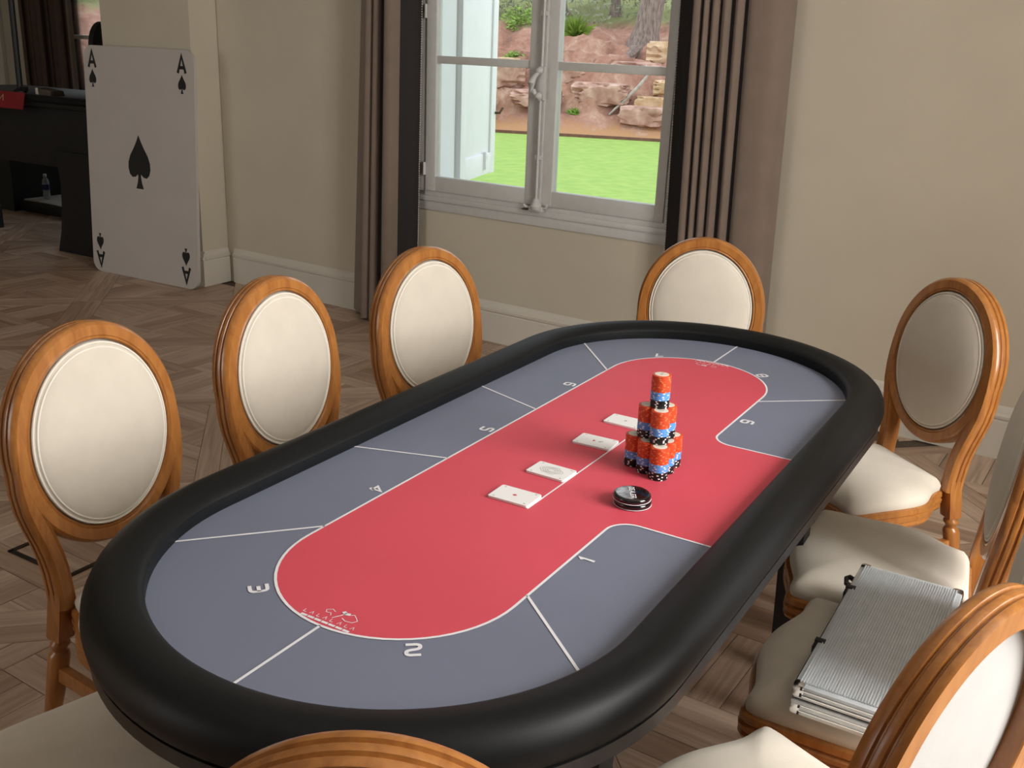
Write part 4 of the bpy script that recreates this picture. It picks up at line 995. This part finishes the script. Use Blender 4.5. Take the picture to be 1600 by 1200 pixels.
def bank_h(q, t):
    for (q0, h0), (q1, h1) in zip(prof_h, prof_h[1:]):
        if q <= q1: hh = h0 + (h1 - h0) * (q - q0) / (q1 - q0); break
    else: hh = prof_h[-1][1]
    amp = min(1.0, max(0.0, (q - 0.55) / 0.6))
    p = Vector((q * 0.5, t * 0.45, 0))
    hh += amp * (0.42 * NZ.noise(p * 0.8) + 0.28 * NZ.noise(p * 2.3) + 0.17 * NZ.noise(p * 5.5) + 0.10 * NZ.noise(p * 12))
    # strata: stepped ledges in the rock face
    if 0.8 < q < 5: hh += 0.12 * math.sin(hh * 16 + 3.5 * NZ.noise(p * 1.5)) * amp
    return hh
def exy(q, t): return EP + EN * q + ET * t
m_ = MB(); qs = [0, .25, .5, .75] + [0.9 + 0.09 * k for k in range(48)] + [5.6 + 0.5 * k for k in range(22)] + [17, 20, 24, 30, 38, 45]; ts = [-16 + 0.16 * k for k in range(175)] + [12.5 + 0.6 * k for k in range(70)]
for q in qs:
    for t in ts:
        p = exy(q, t); m_.v.append((p.x, p.y, bank_h(q, t)))
nt_ = len(ts)
for i in range(len(qs) - 1):
    for j in range(nt_ - 1): m_.f.append((i*nt_+j, (i+1)*nt_+j, (i+1)*nt_+j+1, i*nt_+j+1))
m_.flat = True; bank = m_.build('earth_bank', M_soil, smooth=60); tag(bank, 'red earth and rock bank beyond the lawn', 'bank')
m_ = MB(); a = exy(0, -16); c = exy(0, 54); cc_ = [(3.2, -14), (a.x + 2, a.y), (a.x, a.y), (c.x, c.y), (c.x - 8, c.y + 2), (5.65, 40), (5.65, 4.2), (3.2, 4.2)]
cc_ = [(2.9, -10.0), (exy(0.05, -16).x, exy(0.05, -16).y), (exy(0.05, 54).x, exy(0.05, 54).y), (-6, 54), (-6, 14), (5.62, 14), (5.62, 4.15), (3.2, 4.15)]
m_.prism(cc_, -0.45, -0.25); lawn = m_.build('lawn', M_lawn, smooth=0); tag(lawn, 'bright green lawn outside the window', 'lawn')
m_ = MB(); a = exy(-0.03, -16); c = exy(-0.03, 54); d_ = exy(0.03, 54); e_ = exy(0.03, -16)
m_.prism([(a.x, a.y), (e_.x, e_.y), (d_.x, d_.y), (c.x, c.y)], -0.26, -0.19); tag(m_.build('lawn_edging', mat('rusty_steel', (0.20, 0.09, 0.06), 0.8, noise=0.4, nscale=8), smooth=0), 'thin rusty edging strip between lawn and bank', 'edging')
# boulders set in the bank
def boulder(q, t, r_, mm, lab, flat_=0.6, seed=0, dz=0.0):
    p = exy(q, t); bm = bmesh.new(); bmesh.ops.create_icosphere(bm, subdivisions=4, radius=1.0); rnd_ = Vector((seed * 3.1, seed * 1.7, 0))
    for v in bm.verts:
        k = 1 + 0.36 * NZ.noise(v.co * 1.3 + rnd_) + 0.22 * NZ.noise(v.co * 3.2 + rnd_) + 0.12 * NZ.noise(v.co * 7.5 + rnd_) + 0.05 * math.sin(v.co.z * 22 + 4 * NZ.noise(v.co * 2 + rnd_)); co = v.co * k
        co = Vector((max(-0.8, min(0.8, co.x)), max(-0.85, min(0.85, co.y)), max(-0.8, min(0.75, co.z))))
        v.co = Vector((co.x * r_ * 0.8, co.y * r_ * 1.25, co.z * r_ * flat_))
    me = bpy.data.meshes.new('boulder'); bm.to_mesh(me); bm.free(); me.materials.append(mm)
    me.polygons.foreach_set('use_smooth', [True] * len(me.polygons)); me.set_sharp_from_angle(angle=R(28))
    o = bpy.data.objects.new('boulder', me); COL.objects.link(o); o.location = (p.x, p.y, bank_h(q, t) + dz); o.rotation_euler = (0, 0, random.uniform(-.3, .3) + math.atan2(ET.y, ET.x) - math.pi/2)
    return tag(o, lab, 'boulder', 'boulders in the bank')
BL = [(1.6, 2.3, 0.75, 0, 'large reddish boulder seen low in the left half of the window', 0.62), (2.5, 1.2, 0.5, 0, 'grey-red boulder above the large one near the window middle', 0.6), (1.5, -0.3, 0.62, 0, 'long reddish boulder low, just right of the window middle', 0.5),
      (1.35, -1.5, 0.40, 1, 'ochre boulder at the foot of the bank, right half of the window', 0.55), (1.6, -2.5, 0.65, 0, 'pale red slab at the foot of the bank near the right curtain', 0.45), (2.4, -0.9, 0.55, 0, 'reddish slab halfway up the bank, right half of the window', 0.4),
      (2.7, -2.4, 0.6, 0, 'dark red ledge below the tree at the right', 0.4), (4.4, -1.75, 0.75, 1, 'big ochre boulder right beside the tree trunk', 0.65), (3.2, 0.4, 0.42, 0, 'small reddish rock at the crest right of the window middle', 0.5), (1.25, -3.4, 0.5, 1, 'ochre rock at the bank foot partly behind the right curtain', 0.5)]
ORD = ['first', 'second', 'third', 'fourth', 'fifth', 'sixth', 'seventh', 'eighth', 'ninth', 'tenth', 'eleventh', 'twelfth', 'thirteenth', 'fourteenth']
for k in range(14):
    t_ = -3.9 + 0.50 * k; q_ = 0.85 + 1.9 * ((k * 0.618) % 1.0)
    BL.append((q_, t_, 0.36 + 0.26 * ((k * 0.37) % 1.0), 0 if k % 4 else 1, '%s flat rock of the bank face, counted from the right' % ORD[k], 0.46))
for i, (q, t, r_, km, lab, fl_) in enumerate(BL): boulder(q, t, r_, (M_rock, M_rock2)[km], lab, fl_, i + 1)
# trees
def leaf_cloud(n, c, rad, size, seed):
    rnd_ = random.Random(seed); mb = MB(); mb.flat = True
    for _ in range(n):
        while True:
            v = Vector((rnd_.uniform(-1, 1), rnd_.uniform(-1, 1), rnd_.uniform(-1, 1)))
            if v.length < 1: break
        v = v * (0.55 + 0.45 * v.length); p = Vector(c) + Vector((v.x * rad[0], v.y * rad[1], v.z * rad[2]))
        a = Vector((rnd_.gauss(0, 1), rnd_.gauss(0, 1), rnd_.gauss(0, 1))).normalized(); b_ = a.orthogonal().normalized(); s_ = size * rnd_.uniform(0.6, 1.4)
        mb.add([p - a * s_, p + b_ * s_ * 0.35, p + a * s_, p - b_ * s_ * 0.35], [(0, 1, 2, 3)])
    return mb
def tree(q, t, hgt, r0, leanv, lab, crown, km, seed, nleaf=1500):
    p = exy(q, t); z0 = bank_h(q, t) - 0.25; o = empty('tree', (p.x, p.y, z0)); tag(o, lab, 'tree', 'trees on the bank')
    pts, rad = [], []
    for k in range(9):
        f_ = k / 8; pts.append((leanv[0] * f_ * hgt + 0.08 * math.sin(5 * f_ + seed), leanv[1] * f_ * hgt + 0.06 * math.cos(4 * f_ + seed), f_ * hgt)); rad.append(r0 * (1 - 0.55 * f_) * (1.55 if k == 0 else 1))
    mb = MB(); mb.tube(pts, rad, 12)
    for k in range(3):
        a = seed + k * 2.1; mb.tube([(0, 0, 0.35), (r0 * 1.6 * math.cos(a), r0 * 1.6 * math.sin(a), 0.12), (r0 * 3.2 * math.cos(a), r0 * 3.2 * math.sin(a), -0.15)], [r0 * 0.6, r0 * 0.4, r0 * 0.15], 8)
    mb.build('trunk', M_bark, o)
    for j, (cx, cy, cz, rr) in enumerate(crown): lc_ = leaf_cloud(nleaf, (cx, cy, cz), (rr, rr * 1.1, rr * 0.8), 0.11, seed * 10 + j).build('crown', M_leaf[km], o, smooth=0); lc_['kind'] = 'stuff'
    return o
tree(5.0, -0.72, 6.0, 0.34, (0.06, -0.10), 'thick leaning tree trunk on the bank, right half of the window', [(0, -0.6, 5.6, 2.0)], 0, 1)
tree(9.0, 4.2, 5.0, 0.16, (0.0, 0.02), 'slim tree on the bank, top of the left window half', [(0, 0, 2.6, 1.7), (0.4, 0.8, 4.2, 1.8)], 1, 2)
tree(9.5, 0.6, 5.2, 0.15, (0.0, -0.03), 'slim tree just right of the window middle, above the bush', [(0, 0.3, 2.7, 1.6), (0.3, -0.6, 4.4, 1.7)], 0, 3)
tree(10.5, -3.4, 5.0, 0.20, (0.0, 0.05), 'tree behind the thick trunk near the right curtain', [(0, 0, 2.5, 1.7), (0.3, 0.4, 4.2, 1.7)], 1, 4)
tree(11, 2.4, 5.5, 0.2, (0, 0), 'tree hidden behind the window middle', [(0, 0, 2.2, 1.8), (0, 0, 4.2, 1.9)], 0, 5)
for i, (t, km) in enumerate(((7.5, 0), (11, 1), (15, 0), (19, 2), (23, 1), (27, 0), (-6.5, 0))):
    tree(9.5 + (i % 3), t, 5.0, 0.17, (0, 0.02), ['tree on the bank left of the shutter', 'second tree left of the shutter', 'tree at the far left of the bank', 'light green tree seen through the far window', 'tree on the bank beyond the far window', 'last tree on the left of the bank', 'tree on the bank right of the curtain'][i], [(0, 0, 2.4, 1.9), (0.2, 0.3, 4.4, 2.0)], km, 20 + i, 1100)
# shrubs
def shrub(q, t, r_, km, lab, spiky=False, seed=0):
    p = exy(q, t); o = empty('shrub', (p.x, p.y, bank_h(q, t) - 0.05)); tag(o, lab, 'shrub', 'shrubs on the bank')
    if spiky:
        rnd_ = random.Random(seed); mb = MB(); mb.flat = True
        for k in range(150):
            a = rnd_.uniform(0, 6.28); e = rnd_.uniform(0.15, 1.4); L_ = r_ * rnd_.uniform(0.7, 1.15); d = Vector((math.cos(a) * math.cos(e), math.sin(a) * math.cos(e), math.sin(e))); sd = Vector((-math.sin(a), math.cos(a), 0)) * 0.028 * r_
            b0 = d * 0.05; m1 = d * L_ * 0.6; m2 = d * L_ + Vector((0, 0, -0.25 * L_ * math.cos(e)))
            mb.add([b0 - sd, b0 + sd, m1 + sd, m2, m1 - sd], [(0, 1, 2, 3, 4)])
        lf = mb.build('blades', M_leaf[km], o, smooth=0); lf['kind'] = 'stuff'
    else:
        lf = leaf_cloud(420, (0, 0, r_ * 0.5), (r_, r_, r_ * 0.7), 0.075, seed).build('leaves', M_leaf[km], o, smooth=0); lf['kind'] = 'stuff'
    return o
shrub(5.6, 1.05, 0.70, 2, 'spiky bright green bush above the bank, right half of the window', True, 3)
shrub(1.15, 2.35, 0.16, 2, 'small green tuft at the bank foot, left half of the window', False, 4)
shrub(3.6, 2.2, 0.28, 2, 'light green tuft on the red slope, left half of the window', False, 5)
shrub(1.1, 0.25, 0.12, 2, 'tiny green tuft at the bank foot near the window middle', False, 6)
shrub(6.0, 2.6, 0.5, 2, 'low green clump on the crest behind the window middle', False, 7)
shrub(4.1, -1.05, 0.25, 0, 'small dull green tuft at the foot of the thick trunk', False, 8)
for i, (q, t) in enumerate(((7.6, 3.2), (7.8, 1.4), (8.0, -0.4), (8.0, -2.6), (7.4, -4.2), (7.8, 5.2))):
    shrub(q, t, 1.15, (0, 1)[i % 2], ['olive shrub behind the left window half', 'pale shrub behind the window middle', 'olive shrub behind the spiky bush', 'pale shrub right of the thick trunk', 'olive shrub behind the right curtain', 'pale shrub beside the shutter edge'][i], False, 40 + i)
# dead branch hanging on the rock
p = exy(1.15, -0.95); o = empty('dead_branch', (p.x, p.y, bank_h(1.15, -0.95) + 0.28)); tag(o, 'bleached dead branch lying on the rock face, right half of the window', 'branch')
m_ = MB(); m_.tube([(0.5, -0.1, 0.75), (0.3, -0.25, 0.55), (0.1, -0.12, 0.28), (-0.1, 0.15, -0.05), (-0.25, 0.35, -0.3)], [0.02, 0.03, 0.04, 0.035, 0.02], 7); m_.build('main_limb', M_deadw, o)
m_ = MB(); m_.tube([(-0.05, 0.12, 0.0), (-0.15, 0.38, 0.12), (-0.12, 0.45, 0.25)], [0.03, 0.025, 0.01], 7); m_.build('side_limb', M_deadw, o)
